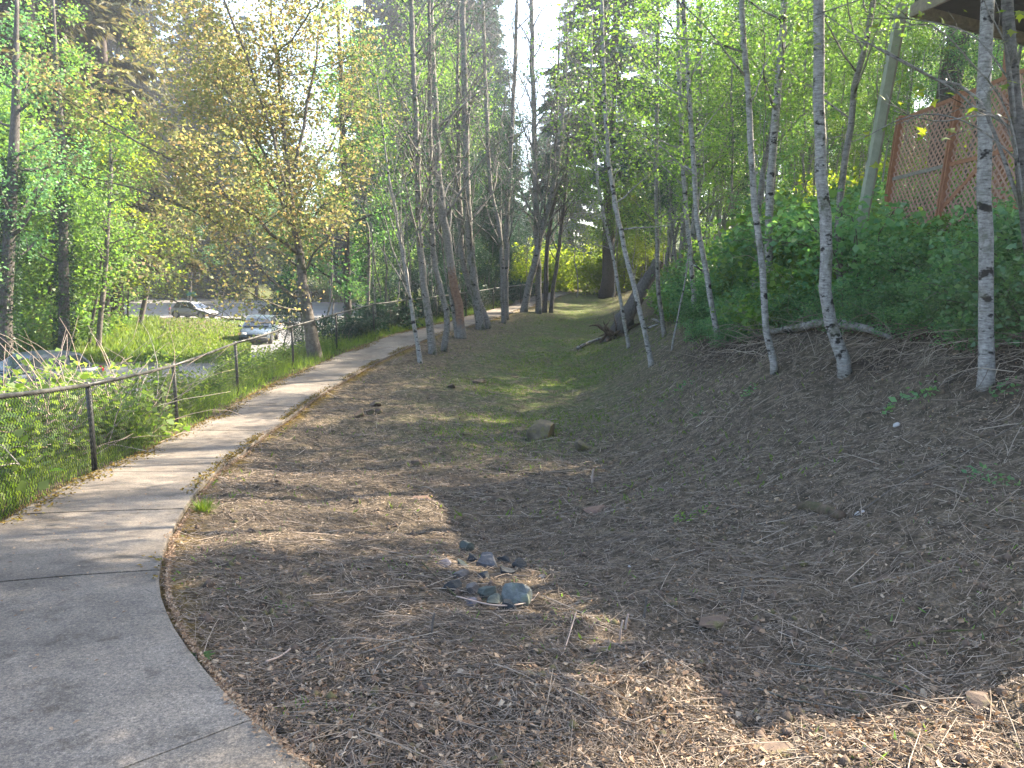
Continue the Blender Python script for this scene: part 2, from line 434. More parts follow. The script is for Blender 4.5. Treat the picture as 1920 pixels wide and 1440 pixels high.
# ------------------------------------------------------------------ path of concrete slabs
m, n, b = new_mat('path_concrete')
v = coords(n, (1, 1, 1), 'Object')
geo = n.nodes.new('ShaderNodeNewGeometry'); oi = n.nodes.new('ShaderNodeObjectInfo')
fa = noise(n, geo.outputs['Position'], 1.4, 6, .65); fb = noise(n, geo.outputs['Position'], 160, 3, .7); fc = noise(n, geo.outputs['Position'], 62, 3, .8)
c = ramp(n, fa, [(.28, (.066, .055, .044)), (.48, (.127, .109, .089)), (.72, (.176, .153, .126))])
c = mix(n, 1.0, c, ramp(n, fb, [(.36, (.62, .62, .63)), (.52, (1, 1, 1)), (.68, (1.5, 1.48, 1.42))]), 'MULTIPLY')
st_ = noise(n, geo.outputs['Position'], 3.2, 8, .75); c = mix(n, 1.0, c, ramp(n, st_, [(.34, (.5, .47, .42)), (.47, (1, 1, 1)), (.66, (1.12, 1.1, 1.06))]), 'MULTIPLY')
vo_ = N(n, 'ShaderNodeTexVoronoi', Scale=55.0); n.links.new(geo.outputs['Position'], vo_.inputs['Vector']); c = mix(n, ramp(n, vo_.outputs['Distance'], [(.08, (.55, .55, .55)), (.15, (0, 0, 0))]), c, (.30, .28, .25))
c = mix(n, 1.0, c, ramp(n, fc, [(.34, (.58, .58, .59)), (.5, (1, 1, 1)), (.66, (1.5, 1.48, 1.42))]), 'MULTIPLY')
hs = n.nodes.new('ShaderNodeHueSaturation'); mr = N(n, 'ShaderNodeMapRange'); mr.inputs[3].default_value = .86; mr.inputs[4].default_value = 1.12
n.links.new(oi.outputs['Random'], mr.inputs[0]); n.links.new(mr.outputs[0], hs.inputs['Value']); n.links.new(c, hs.inputs['Color'])
n.links.new(hs.outputs[0], b.inputs['Base Color']); b.inputs['Roughness'].default_value = .85
bump(n, b, fb, .35, .006)
CONC = m
path = empty('path', (0, 0, 0)); tag(path, 'curving concrete footpath of jointed slabs beside the chain link fence', kind='structure')
arc = np.concatenate([[0], np.cumsum(np.linalg.norm(np.diff(_re, axis=0), axis=1))])
s0 = float(np.interp(2.5, _re[:, 1], arc))
marks = [s0 + 1.06 * k for k in range(-8, 47)]
def edge_at(s, E): return np.array([np.interp(s, arc, E[:, 0]), np.interp(s, arc, E[:, 1])])
for k, (a, b_) in enumerate(zip(marks[:-1], marks[1:])):
    if b_ > arc[-1]: break
    g = .0035
    rows = []
    for s in np.linspace(a + g, b_ - g, 5):
        l, r = edge_at(s, _le), edge_at(s, _re)
        for u, dz in ((0, -.14), (0, -.004), (.012, 0), (.33, .004), (.66, .004), (.988, 0), (1, -.004), (1, -.14)):
            p = l * (1 - u) + r * u
            rows.append((p[0], p[1], float(zpath(p[1])) + dz + .003 * math.sin(k * 2.7)))
    V = np.array(rows); q = []
    for i in range(4):
        for j in range(7): a0 = i * 8 + j; q.append((a0, a0 + 1, a0 + 9, a0 + 8))
    q += [(0, 7, 6, 1), (1, 6, 5, 2), (2, 5, 4, 3), (32, 33, 38, 39), (33, 34, 37, 38), (34, 35, 36, 37)]
    s_ = MB(); s_.add(V, q)
    s_.build('slab', CONC, path, smooth=False)
mj = MB()
rows = []
for s in np.linspace(arc[0], arc[-1], 200):
    l, r = edge_at(s, _le), edge_at(s, _re)
    rows += [(*(l * .98 + r * .02), float(zpath(l[1])) - .035), (*(l * .02 + r * .98), float(zpath(r[1])) - .035)]
i_ = np.arange(199) * 2
mj.add(np.array(rows), np.stack([i_, i_ + 1, i_ + 3, i_ + 2], 1))
mj.build('joint_soil', GROUND, path)

# ------------------------------------------------------------------ car park
m, n, b = new_mat('worn_asphalt')
geo = n.nodes.new('ShaderNodeNewGeometry')
fa = noise(n, geo.outputs['Position'], .35, 6, .65); fb = noise(n, geo.outputs['Position'], 40, 3, .6)
c = ramp(n, fa, [(.3, (.15, .146, .14)), (.7, (.25, .242, .232))])
c = mix(n, 1.0, c, ramp(n, fb, [(.3, (.8, .8, .8)), (.7, (1.2, 1.2, 1.2))]), 'MULTIPLY')
n.links.new(c, b.inputs['Base Color']); b.inputs['Roughness'].default_value = .55
ASPH = m
def flat_poly(name, pts, z, material, h=0.0, parent=None, kind=None, label=None):
    s = MB(); k = len(pts); P = np.array([(p[0], p[1], z) for p in pts]); c0 = P.mean(0)
    V = [c0] + list(P); t = [(0, i + 1, (i + 1) % k + 1) for i in range(k)]
    if h:
        V += [p - np.array([0, 0, h]) for p in P]
        s.add(V, [(i + 1, (i + 1) % k + 1, (i + 1) % k + 1 + k, i + 1 + k)[::-1] for i in range(k)], t)
    else: s.add(V, None, t)
    return tag(s.build(name, material, parent, smooth=False), label, kind=kind)
ly = np.linspace(14, 60, 24)
lot_edge = [(float(xl(y)) - 4.4, y) for y in ly] + [(-1, 72), (2, 90), (0, 101), (-60, 101), (-60, 40), (-30, 14)]
flat_poly('car_park', lot_edge, LOTZ + .004, ASPH, kind='structure', label='pale worn asphalt car park below the fence')
isl = [on_lot(*p)[:2] for p in ((60, 640), (130, 608), (290, 598), (420, 606), (474, 626), (440, 655), (330, 672), (190, 676))]
flat_poly('grass_island', [q[:2] for q in catmull(np.array([(*p, 0) for p in isl + [isl[0]]]), 60)[:-1]], LOTZ + .13, GROUND, .16, kind='structure', label='raised grassy island in the car park')
m, n, b = new_mat('kerb_concrete')
geo = n.nodes.new('ShaderNodeNewGeometry'); f = noise(n, geo.outputs['Position'], 5, 5, .6)
n.links.new(ramp(n, f, [(.3, (.26, .25, .235)), (.7, (.38, .37, .35))]), b.inputs['Base Color']); b.inputs['Roughness'].default_value = .85
KERB = m
s = MB()
for x0 in np.arange(-60, 0, 3.0): s.box((x0 + 1.48, 101.1, LOTZ + .05), (1.47, 0, 0), (0, .1, 0), (0, 0, .1))
kb = s.build('kerb', KERB, smooth=False); tag(kb, 'pale concrete kerb along the far side of the car park', kind='structure')
m, n, b = new_mat('road_paint'); b.inputs['Base Color'].default_value = (.75, .74, .7, 1); b.inputs['Roughness'].default_value = .6
PAINT = m
s = MB()
for p, q in (((610, 632), (690, 628)), ((585, 652), (620, 652)), ((500, 668), (560, 664))):
    a, b_ = on_lot(*p), on_lot(*q); d = unit(b_ - a); sx = np.array([-d[1], d[0], 0]) * .1
    z = np.array([0, 0, .004]); s.add([a - sx + z, a + sx + z, b_ + sx + z, b_ - sx + z], [(0, 3, 2, 1)])
tag(s.build('bay_marking', PAINT, smooth=False), 'white painted bay lines on the car park', kind='structure')

# ------------------------------------------------------------------ tree builder
def limb(base, d, L, r0, k, r, up=.25, wob=.12):
    P = [np.asarray(base, float)]; d = unit(d)
    for i in range(k - 1):
        d = unit(d + r.normal(size=3) * wob + np.array([0, 0, up / (k - 1)]))
        P.append(P[-1] + d * L / (k - 1))
    return np.array(P), np.linspace(r0, max(r0 * .18, .002), k)
def grow(P, Rr, r, n_limb, t0, L, up=.5, el=.5, twigs=5, tl=.45, leaves=1500, ls=.07, spread=.10, t1=.98, az=None, taper=True, minr=.004, ksides=5, droop=.0, lw=.72, clump=5, fork=0):
    """limbs, twigs and leaves on trunk polyline P with radii Rr; returns wood MB and leaf MB"""
    wood, leaf = MB(), MB()
    wood.tubes(P, Rr, 9 if Rr[0] > .05 else 6)
    T = np.linspace(0, 1, len(P)); pts = []; ws = []
    LP, LR, TP, TR = [], [], [], []
    for i in range(n_limb):
        t = t0 + (t1 - t0) * ((i + r.random()) / n_limb)
        p = np.array([np.interp(t, T, P[:, j]) for j in range(3)]); rr = float(np.interp(t, T, Rr))
        a = (az(i, r) if az else r.random() * 2 * np.pi); e = el + r.normal() * .2
        d = np.array([math.cos(a) * math.cos(e), math.sin(a) * math.cos(e), math.sin(e)])
        ll = L * (1 - .65 * (t - t0) / (1 - t0 + 1e-6) if taper else 1) * (.6 + .7 * r.random())
        lp, lr = limb(p, d, ll, max(rr * .38, minr), 7, r, up)
        LP.append(lp); LR.append(lr)
        for j in range(twigs):
            u = .25 + .75 * (j + r.random()) / twigs
            q = np.array([np.interp(u, np.linspace(0, 1, 7), lp[:, c]) for c in range(3)])
            dd = unit(unit(lp[-1] - lp[0]) + r.normal(size=3) * .7 + np.array([0, 0, -droop]))
            tp, tr = limb(q, dd, tl * ll * (.5 + .6 * r.random()) + .15, max(lr[2] * .4, .0025), 5, r, up * .4 - droop, .2)
            TP.append(tp); TR.append(tr); pts.append(tp); ws.append(ll)
    if LP:
        wood.tubes(np.array(LP), np.array(LR), ksides)
        if TP: wood.tubes(np.array(TP), np.array(TR), 3)
        if leaves:
            pts = np.array(pts); ws = np.array(ws); ws /= ws.sum()
            nc = max(1, leaves // clump)
            k = r.choice(len(pts), nc, p=ws); u = r.random(nc) * 3.999; i0 = u.astype(int); f = (u - i0)[:, None]
            c = pts[k, i0] * (1 - f) + pts[k, i0 + 1] * f
            c = np.repeat(c, clump, 0) + r.normal(size=(nc * clump, 3)) * spread
            add_leaves(leaf, c, ls, r, lw)
    return wood, leaf
def add_leaves(leaf, c, ls, r, lw=.72, droop=.35, flat=.8):
    n_ = len(c)
    U = unit(r.normal(size=(n_, 3)) * np.array([1, 1, .5]) + np.array([0, 0, -droop]))
    Nn = r.normal(size=(n_, 3)) + np.array([0, 0, flat]); Nn = unit(Nn - (Nn * U).sum(1, keepdims=True) * U)
    l = ls * (.6 + .8 * r.random(n_))
    leaf.kites(c, U, Nn, l, l * lw)
def plant(name, wood, leaf, wm, lm, base, label, group=None, cat='tree', rz=0, wname='trunk', lname='crown'):
    o = empty(name, base, rz); tag(o, label, cat, group)
    a = wood.build(wname, wm, None, loc=base); a.location = (0, 0, 0); a.parent = o
    if leaf is not None and leaf.n:
        c = leaf.build(lname, lm, None, loc=base); c.location = (0, 0, 0); c.parent = o
    return o
def traced(px, w0, w1, top=11.0, ground=None, lean=None, k=30, r=None):
    """trunk polyline from picture points (foot first) standing on the terrain; grows on to height top"""
    g, D = ground_at(*px[0]) if ground is None else ground
    P = [g - np.array([0, 0, .25])] + [g] + [on_plane(x, y, g[1]) for x, y in px[1:]]
    P = np.array(P)
    d = unit(P[-1] - P[-2]); d = unit(d * np.array([.6, 1, 1]))
    h = P[-1][2] - g[2]
    yj = (r or rng).normal() * .3
    while h < top:
        d = unit(d + np.array([(r or rng).normal() * .03, (r or rng).normal() * .03, .05]))
        P = np.vstack([P, P[-1] + d * 1.2]); h = P[-1][2] - g[2]
    P[2:, 1] += np.linspace(0, yj, len(P) - 2)
    Q = catmull(P, k)
    hh = Q[:, 2] - g[2]
    s = D / FPX / 2
    hv = on_plane(*px[-1], g[1])[2] - g[2]
    Rr = np.interp(hh, [-.3, 0, .35, max(hv, 1), top + 1], [w0 * s * 1.35, w0 * s * 1.2, w0 * s, w1 * s, w1 * s * .25])
    return Q, Rr, g, D

# ---- birches of the right bank, one by one
BANK = [
 ('birch_tree', [(1850, 725), (1848, 560), (1842, 380), (1835, 200), (1838, 0)], 25.8, 20.5, 'birch', 11, 'pale birch trunk standing alone in front of the right end of the lattice fence'),
 ('birch_tree', [(1590, 700), (1562, 625), (1548, 560), (1546, 440), (1535, 300), (1530, 150), (1528, 0)], 22.8, 18.2, 'birch', 12, 'thick pale birch with a foot that bends like an elbow beside the fallen birch log'),
 ('birch_tree', [(1455, 697), (1436, 620), (1432, 520), (1420, 420), (1411, 300), (1405, 170), (1394, 0)], 12.9, 9.9, 'birch', 11, 'slim pale birch at the left end of the fallen birch log'),
 ('birch_tree', [(1436, 600), (1440, 480), (1446, 330), (1456, 230), (1466, 120), (1475, 0)], 15.2, 12.9, 'birch', 12, 'birch with many black knots rising just behind the slim one by the fallen log'),
 ('birch_tree', [(1347, 642), (1334, 570), (1320, 480), (1308, 420), (1298, 250), (1290, 100), (1284, 0)], 10.6, 7.6, 'birch', 10, 'thin birch leaning left with its foot at the lower left edge of the shrubs'),
 ('birch_tree', [(1288, 588), (1298, 480), (1310, 300), (1310, 100), (1312, 0)], 13.7, 10.6, 'alder', 9.5, 'straight grey trunk with a bare foot left of the shrub thicket'),
 ('birch_tree', [(1272, 575), (1280, 430), (1290, 300), (1286, 150), (1282, 0)], 9.1, 6.8, 'alder', 9, 'grey trunk close on the left of the straight bare footed trunk'),
 ('birch_tree', [(1246, 630), (1236, 560), (1232, 450), (1231, 300), (1234, 100), (1236, 0)], 8.4, 6.1, 'alder', 8.5, 'thin upright trunk just right of the big leaning dead trunk'),
 ('birch_tree', [(1222, 686), (1208, 620), (1195, 560), (1180, 490), (1165, 420), (1150, 320), (1141, 200), (1135, 0)], 9.9, 6.8, 'birch', 9, 'slender birch leaning far left with its foot low on the open bank'),
 ('birch_tree', [(1179, 652), (1170, 600), (1160, 540), (1150, 480), (1136, 420), (1121, 330), (1115, 250), (1110, 100)], 6.8, 4.6, 'birch', 9, 'thinnest leaning sapling in front of the dark leaning dead trunk'),
 ('birch_tree', [(1240, 565), (1250, 490), (1262, 420), (1275, 330), (1284, 250), (1288, 100)], 8.4, 6.1, 'alder', 9.5, 'grey trunk leaning right behind the thin upright trunk on the bank'),
 ('birch_tree', [(1562, 440), (1574, 330), (1600, 240), (1640, 130), (1666, 20)], 14, 11, 'alder', 11, 'grey trunk leaning far right from behind the bent birch towards the green post'),
 ('birch_tree', [(1574, 440), (1584, 330), (1592, 200), (1598, 100), (1603, 0)], 14, 11, 'alder', 12, 'upright grey trunk beside the one that leans towards the green post'),
 ('birch_tree', [(1302, 604), (1297, 500), (1289, 400), (1281, 250), (1276, 0)], 9, 7, 'birch', 9.5, 'pale knotted stem touching the straight bare footed trunk on its right'),
 ('birch_tree', [(1352, 520), (1356, 440), (1362, 380), (1370, 300), (1374, 100)], 7, 5, 'birch', 9, 'thin pale stem in the shrubs right of the left leaning birch'),
 ('birch_tree', [(1316, 560), (1318, 480), (1332, 420), (1347, 370), (1356, 250)], 8, 5, 'birch', 8, 'pale crooked stem leaning right out of the knotted cluster'),
 ('birch_tree', [(1480, 470), (1484, 380), (1488, 250), (1492, 100), (1494, 0)], 9, 7, 'alder', 11, 'grey upright trunk in the shrubs between the two thick birches'),
]
for i, (nm, px, w0, w1, bk, top, lab) in enumerate(BANK):
    r = np.random.default_rng(100 + i)
    P, Rr, g, D = traced(px, w0, w1, top, r=r)
    P[3:-1] += r.normal(size=(len(P) - 4, 3)) * np.minimum(Rr[3:-1, None] * .12, .012)
    wd, lf = grow(P, Rr, r, 20, .40 if i < 2 else .30, 3.0 if i < 2 else 1.9, el=.5, twigs=7 if i < 2 else 5, leaves=11000 if i < 2 else 3200, ls=.078 if i < 2 else .042 + .0009 * D, spread=.14)  # first two crowns widened and thickened above the view to dapple the path
    # dead stubs and knots on the lower trunk
    for q in range(14):
        j = r.integers(2, len(P) - 8); a = r.random() * 6.28
        d = np.array([math.cos(a), math.sin(a), .3 + .4 * r.random()])
        L = Rr[j] + r.choice([.015, .02, .03, .25], p=[.4, .3, .2, .1])
        lp = np.array([P[j], P[j] + d * L * .6, P[j] + d * L]); wd.tubes(lp, np.array([Rr[j] * .42, Rr[j] * .36, .006]), 5)
    plant(nm, wd, lf, BARK[bk], LEAF['fresh'], tuple(g), lab, 'birches and alders along the right bank')

for x, y, k_, lab in ((5.8, 7.8, 2, 'unseen tall tree added beside the shelter corner to shade the path'), (5.3, 11.6, 0, 'slim trunk rising out of the shrubs just left of the lattice fence'), (4.7, 14.2, 1, 'slim trunk in the shrubs between the bent birch and the far stand')):  # crowns added to dapple the sunlight, the first tree out of view
    r = np.random.default_rng(140 + k_); g = np.array([x, y, gz(x, y)]); P = np.zeros((20, 3)); P[:, 2] = np.linspace(-.2, 12 if k_ == 2 else 10.5, 20); P[:, :2] = np.cumsum(r.normal(size=(20, 2)) * .05, 0); P += g
    wd, lf = grow(P, np.linspace(.06, .012, 20), r, 22, .48 if k_ == 2 else .25, 2.4 if k_ == 2 else 1.8, el=.6, twigs=6, leaves=9000 if k_ == 2 else 4600, ls=.075 if k_ == 2 else .056, spread=.13)
    plant('birch_tree', wd, lf, BARK['alder'], LEAF['fresh'], tuple(g), lab, 'birches and alders along the right bank')

# ---- trunks along the path
SIDE = [
 ('alder_tree', [(788, 680), (779, 620), (766, 545), (754, 470), (742, 400), (728, 330)], 9, 4, 'birch', 6.5, 14, 500, 'thin leafless sapling nearest on the edge of the path'),
 ('alder_tree', [(812, 664), (803, 590), (790, 500), (783, 360), (774, 150), (768, 0)], 15, 8, 'alder', 12, 20, 800, 'grey trunk with a mossy foot second along the path edge'),
 ('alder_tree', [(832, 658), (839, 600), (826, 540), (812, 480), (806, 360), (804, 150), (802, 0)], 12, 5.5, 'alder', 13, 16, 900, 'dark trunk with a crooked foot beside the orange barked one'),
 ('alder_tree', [(866, 634), (858, 570), (847, 500), (836, 430), (824, 360), (814, 150), (808, 0)], 17, 9.5, 'patchy', 12, 10, 600, 'trunk with peeling orange bark on its lower half at the path edge'),
 ('alder_tree', [(858, 634), (848, 570), (842, 545), (836, 520)], 10, 4, 'alder', 7, 6, 200, 'short grey stem growing from the foot of the orange barked trunk'),
 ('alder_tree', [(902, 618), (893, 560), (885, 500), (878, 400), (872, 200), (868, 0)], 17, 9.5, 'alder', 13, 20, 1100, 'pale spotted trunk with a wide flared foot beyond the orange one'),
 ('alder_tree', [(916, 616), (900, 570), (880, 540), (868, 490), (862, 400), (858, 200)], 13, 7, 'alder', 12, 16, 900, 'twin stem leaning left from the same flared foot'),
 ('alder_tree', [(945, 606), (942, 540), (938, 440), (920, 350), (912, 200), (905, 0)], 9, 6, 'alder', 12, 18, 1000, 'slim twin trunk on the left in the middle of the path edge'),
 ('alder_tree', [(950, 600), (950, 540), (950, 440), (958, 300), (964, 150), (970, 0)], 9, 6, 'alder', 13, 18, 900, 'slim twin trunk on the right in the middle of the path edge'),
 ('alder_tree', [(982, 586), (994, 530), (1008, 470), (1022, 410), (1040, 340), (1056, 200)], 14, 8, 'alder', 12, 18, 1200, 'dark trunk leaning right at the far path edge'),
 ('alder_tree', [(1010, 588), (1010, 540), (1008, 470), (1004, 350), (1000, 200), (996, 0)], 12, 7.5, 'alder', 13, 20, 1200, 'dark upright trunk right of the leaning one at the far path edge'),
 ('alder_tree', [(1021, 586), (1024, 530), (1026, 460), (1040, 350), (1044, 200)], 9, 6, 'dark', 12, 18, 1200, 'dark trunk close beside the upright one at the far path edge'),
 ('alder_tree', [(1033, 586), (1039, 530), (1049, 460), (1060, 360), (1066, 250)], 8, 5, 'dark', 10, 18, 1400, 'last dark trunk on the right where the path disappears'),
]
for i, (nm, px, w0, w1, bk, top, nl, lv, lab) in enumerate(SIDE):
    r = np.random.default_rng(200 + i)
    P, Rr, g, D = traced(px, w0, w1, top, r=r)
    P[3:-1] += r.normal(size=(len(P) - 4, 3)) * np.minimum(Rr[3:-1, None] * .15, .02)
    wd, lf = grow(P, Rr, r, nl + 8, .22, 3.2, el=1.0, up=.35, twigs=6, tl=.55, leaves=lv, ls=.07, spread=.16, minr=.006)
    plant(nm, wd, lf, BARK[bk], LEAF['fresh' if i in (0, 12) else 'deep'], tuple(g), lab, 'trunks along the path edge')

# ---- the big maple beside the fence
def merge(a, b_):
    off = a.n
    a.v += b_.v; a.q += [x + off for x in b_.q]; a.t += [x + off for x in b_.t]; a.n += b_.n
r = np.random.default_rng(5)
g, D = at(592, 676, 19.6), 19.6
g = np.array([g[0], g[1], gz(g[0], g[1])])
YB = g[1]
def mp(pts, dy=0.0, w=None):
    P = np.array([on_plane(x, y, YB) for x, y in pts]); P[:, 1] += np.linspace(0, dy, len(P)); return P
wood, leaf = MB(), MB()
tr = np.vstack([[g - [0, 0, .4]], mp([(590, 668), (579, 600), (569, 540), (561, 470), (549, 400), (541, 330)])])
Q = catmull(tr, 26); s = D / FPX / 2
wood.tubes(Q, np.interp(np.linspace(0, 1, 26), [0, .1, .25, .6, 1], [42, 30, 23, 16, 9]) * s, 12)
STEMS = [([(541, 335), (528, 220), (512, 120), (498, 20), (488, -120), (480, -300)], 11, .6, 14),
         ([(548, 395), (520, 270), (490, 160), (462, 60), (430, -60), (400, -220)], 9, -1.0, 14),
         ([(545, 365), (556, 260), (566, 150), (575, 30), (590, -120), (600, -260)], 9, 1.2, 12),
         ([(500, 140), (535, 110), (580, 80), (618, 52), (660, 10)], 6, -1.2, 8),
         ([(562, 480), (530, 440), (470, 385), (400, 330), (320, 280), (230, 215)], 9, -2.0, 14),
         ([(556, 560), (520, 525), (470, 460), (420, 410), (360, 385), (280, 360), (200, 340)], 9, -1.2, 14),
         ([(552, 440), (490, 330), (420, 240), (350, 150), (280, 90), (210, 40)], 8, 1.5, 14),
         ([(545, 400), (470, 250), (400, 140), (330, 30), (270, -80)], 8, .5, 12),
         ([(560, 500), (500, 470), (430, 450), (350, 440), (260, 430)], 6, 1.6, 12),
         ([(565, 520), (600, 470), (640, 440), (680, 425)], 6, -.8, 8),
         ([(558, 450), (590, 390), (630, 350), (665, 330)], 6, .8, 8),
         ([(575, 610), (520, 600), (460, 590), (390, 560), (330, 545)], 5, -1.6, 10),
         ([(572, 585), (540, 570), (500, 540), (455, 520), (400, 515)], 5, -2.2, 10),
         ([(548, 420), (585, 300), (620, 200), (640, 120), (655, 20)], 6, 2.0, 9)]
for k, (pts, w_, dy, nl) in enumerate(STEMS):
    P = catmull(mp(pts, dy * 1.6), 14); P[2:] += r.normal(size=(12, 3)) * .03
    Rr = np.linspace(w_ * s * .75, w_ * s * .16, 14)
    a_, b_ = grow(P, Rr, r, nl + 4, .15, 2.2, el=.35, up=.25, twigs=7, tl=.5, leaves=[4000, 4600, 3300, 1100, 4200, 2700, 5600, 5400, 1800, 1000, 1200, 500, 800, 1500][k], ls=.08, spread=.19, lw=.85, clump=5, minr=.008)
    merge(wood, a_); merge(leaf, b_)
maple = plant('maple_tree', wood, leaf, BARK['brown'], LEAF['maple'], tuple(g), 'large maple with orange tinted young leaves standing just behind the chain link fence')

# ------------------------------------------------------------------ shared trees
def variant(fn):
    wd, lf, wm, lm = fn
    return wd.mesh('trunk', wm), (lf.mesh('crown', lm) if lf.n else None)
def put(kind, var, base, label, group, rz=None, sc=1.0, cat='tree', wn='trunk', ln='crown', tilt=.03):
    o = empty(kind, base, random.random() * 6.28 if rz is None else rz)
    o.rotation_euler[0] = random.gauss(0, tilt); o.rotation_euler[1] = random.gauss(0, tilt)
    o.scale = (sc, sc, sc * random.uniform(.92, 1.08)); tag(o, label, cat, group)
    child(wn, var[0], o)
    if var[1]: child(ln, var[1], o)
    return o
def straight(h, r0, r, k=18, wob=.25, top=.12):
    P = np.zeros((k, 3)); P[:, 2] = np.linspace(-.3, h, k)
    a = np.cumsum(r.normal(size=(k, 2)) * wob * h / 60, 0); P[:, :2] = a - a[1]
    return P, np.interp(P[:, 2], [-.3, 0, .5, h], [r0 * 1.5, r0 * 1.3, r0, r0 * top])
def slender(seed, h, r0, bk, lm, leaves, t0=.3, L=2.0, ls=.075):
    r = np.random.default_rng(seed); P, Rr = straight(h, r0, r, wob=.35)
    wd, lf = grow(P, Rr, r, 22, t0, L, el=.7, up=.4, twigs=5, leaves=leaves, ls=ls, spread=.15)
    return wd, lf, BARK[bk], LEAF[lm]
def leafy(seed, h, r0, bk, lm, leaves, ls=.17, L=5.0, t0=.18, n_=26):
    r = np.random.default_rng(seed); P, Rr = straight(h, r0, r, wob=.3)
    wd, lf = grow(P, Rr, r, n_, t0, L, el=.45, up=.45, twigs=8, tl=.5, leaves=leaves, ls=ls, spread=.32, clump=6, lw=.8)
    return wd, lf, BARK[bk], LEAF[lm]
def conifer(seed, h, r0, Rb, lm='needle', clear=.12, dens_=1.0):
    r = np.random.default_rng(seed); P, Rr = straight(h, r0, r, 22, .08, .06)
    wd, lf = MB(), MB(); wd.tubes(P, Rr, 10)
    z = h * clear; BP, BR = [], []; cs, us, ns, ls_ = [], [], [], []
    while z < h * .985:
        t = (z / h - clear) / (1 - clear)
        for _ in range(r.integers(3, 6)):
            L = Rb * (1 - t) ** .75 * r.uniform(.55, 1.1) + .25; a = r.random() * 6.283
            d = np.array([math.cos(a), math.sin(a), 0]); k = 7
            u = np.linspace(0, 1, k)[:, None]
            px = np.array([np.interp(z, P[:, 2], P[:, j]) for j in range(3)])
            B = px + d * L * u + np.array([0, 0, 1]) * (L * (.12 * u - .38 * u ** 1.6)) * r.uniform(.5, 1.2) + r.normal(size=(k, 3)) * .05 * L * u * .4
            BP.append(B); BR.append(np.linspace(.035 * (1 - t) + .012, .005, k))
            m_ = int((8 + 16 * L) * dens_)
            uu = .12 + .88 * r.random(m_) ** .8; f = uu * (k - 1.001); i0 = f.astype(int); fr = (f - i0)[:, None]
            c = B[i0] * (1 - fr) + B[i0 + 1] * fr
            side = np.cross(d, [0, 0, 1]) * np.where(r.random(m_) < .5, 1, -1)[:, None]
            U = unit(d * .5 + side * r.uniform(.2, 1.1, (m_, 1)) + np.array([0, 0, -1]) * r.uniform(.1, .8, (m_, 1)) + r.normal(size=(m_, 3)) * .15)
            cs.append(c); us.append(U); ns.append(unit(np.array([0, 0, 1.]) + r.normal(size=(m_, 3)) * .6)); ls_.append((.35 + .55 * r.random(m_)) * (.5 + .18 * L))
        z += h * .017 * r.uniform(.7, 1.3)
    wd.tubes(np.array(BP), np.array(BR), 4)
    L = np.concatenate(ls_); lf.kites(np.concatenate(cs), np.concatenate(us), np.concatenate(ns), L, L * .30 + .03)
    return wd, lf, BARK['conifer'], LEAF[lm]

SLIM = [variant(slender(300 + i, h, r0, bk, lm, lv, t0, *ex)) for i, (h, r0, bk, lm, lv, t0, *ex) in enumerate([
    (12, .045, 'birch', 'fresh', 5200, .25), (14, .06, 'alder', 'dark', 6000, .26), (10, .038, 'birch', 'fresh', 4400, .24),
    (13, .075, 'alder', 'deep', 6000, .2), (15, .065, 'birch', 'yellow', 5200, .25), (9, .035, 'alder', 'yellow', 4000, .2), (13, .06, 'alder', 'deep', 7000, .1), (11, .045, 'alder', 'fresh', 2200, .5), (12, .035, 'birch', 'fresh', 2400, .55), (12.5, .08, 'alder', 'fresh', 14000, .32, 2.9, .10)])]
LEAFY = [variant(leafy(320 + i, *a)) for i, a in enumerate([
    (15, .22, 'dark', 'fresh', 18000, .2), (18, .28, 'dark', 'fresh', 20000, .2), (13, .18, 'brown', 'yellow', 15000, .19), (16, .25, 'dark', 'dark', 18000, .2), (11, .14, 'brown', 'fresh', 13000, .17, 4.2, .1)])]
CON = [variant(conifer(340 + i, *a)) for i, a in enumerate([(32, .45, 4.6, 'needle', .12, 1.8), (36, .5, 5.2, 'needle', .24, 1.6), (27, .36, 4.0, 'needle', .10, 1.8), (33, .42, 4.8, 'needle_warm', .16, 1.8)])]

def spot(px, y):
    p = on_plane(px, 500, y); return (float(p[0]), y, gz(p[0], y) - .05)
# conifers
CONS = [(92, 44, 3, 1.15), (-20, 50, 3, 1.1), (215, 52, 3, 1.1), (310, 104, 3, 1.5), (150, 64, 3, 1.1), (420, 106, 2, 1.4), (30, 66, 1, 1.0), (10, 78, 0, 1.05), (60, 80, 3, 1.5), (130, 90, 3, 1.6), (240, 92, 3, 1.6), (400, 110, 3, 1.7), (180, 84, 1, 1.0), (270, 108, 3, 1.4), (365, 112, 3, 1.4), (470, 116, 0, 1.2), (110, 110, 1, 1.1), (545, 124, 2, .9),
        (690, 92, 2, 1.5), (722, 100, 0, 1.5), (745, 87, 2, 1.75), (772, 94, 0, 1.7), (800, 86, 2, 1.9), (828, 92, 0, 1.8), (856, 87, 2, 1.85), (884, 96, 0, 1.6), (912, 90, 2, 1.35), (940, 112, 2, 1.2), (1020, 106, 2, 1.15), (1070, 92, 2, 1.3),
        (1142, 46, 1, .85), (1185, 100, 0, 1.3), (1330, 100, 0, 1.1), (1480, 96, 2, 1.2), (1620, 64, 1, 1.0), (1850, 48, 0, 1.0), (1780, 70, 2, 1.0)]
ORD = ['first', 'second', 'third', 'fourth', 'fifth', 'sixth', 'seventh', 'eighth', 'ninth', 'tenth', 'eleventh', 'twelfth', 'thirteenth', 'fourteenth', 'fifteenth', 'sixteenth', 'seventeenth', 'eighteenth', 'nineteenth']
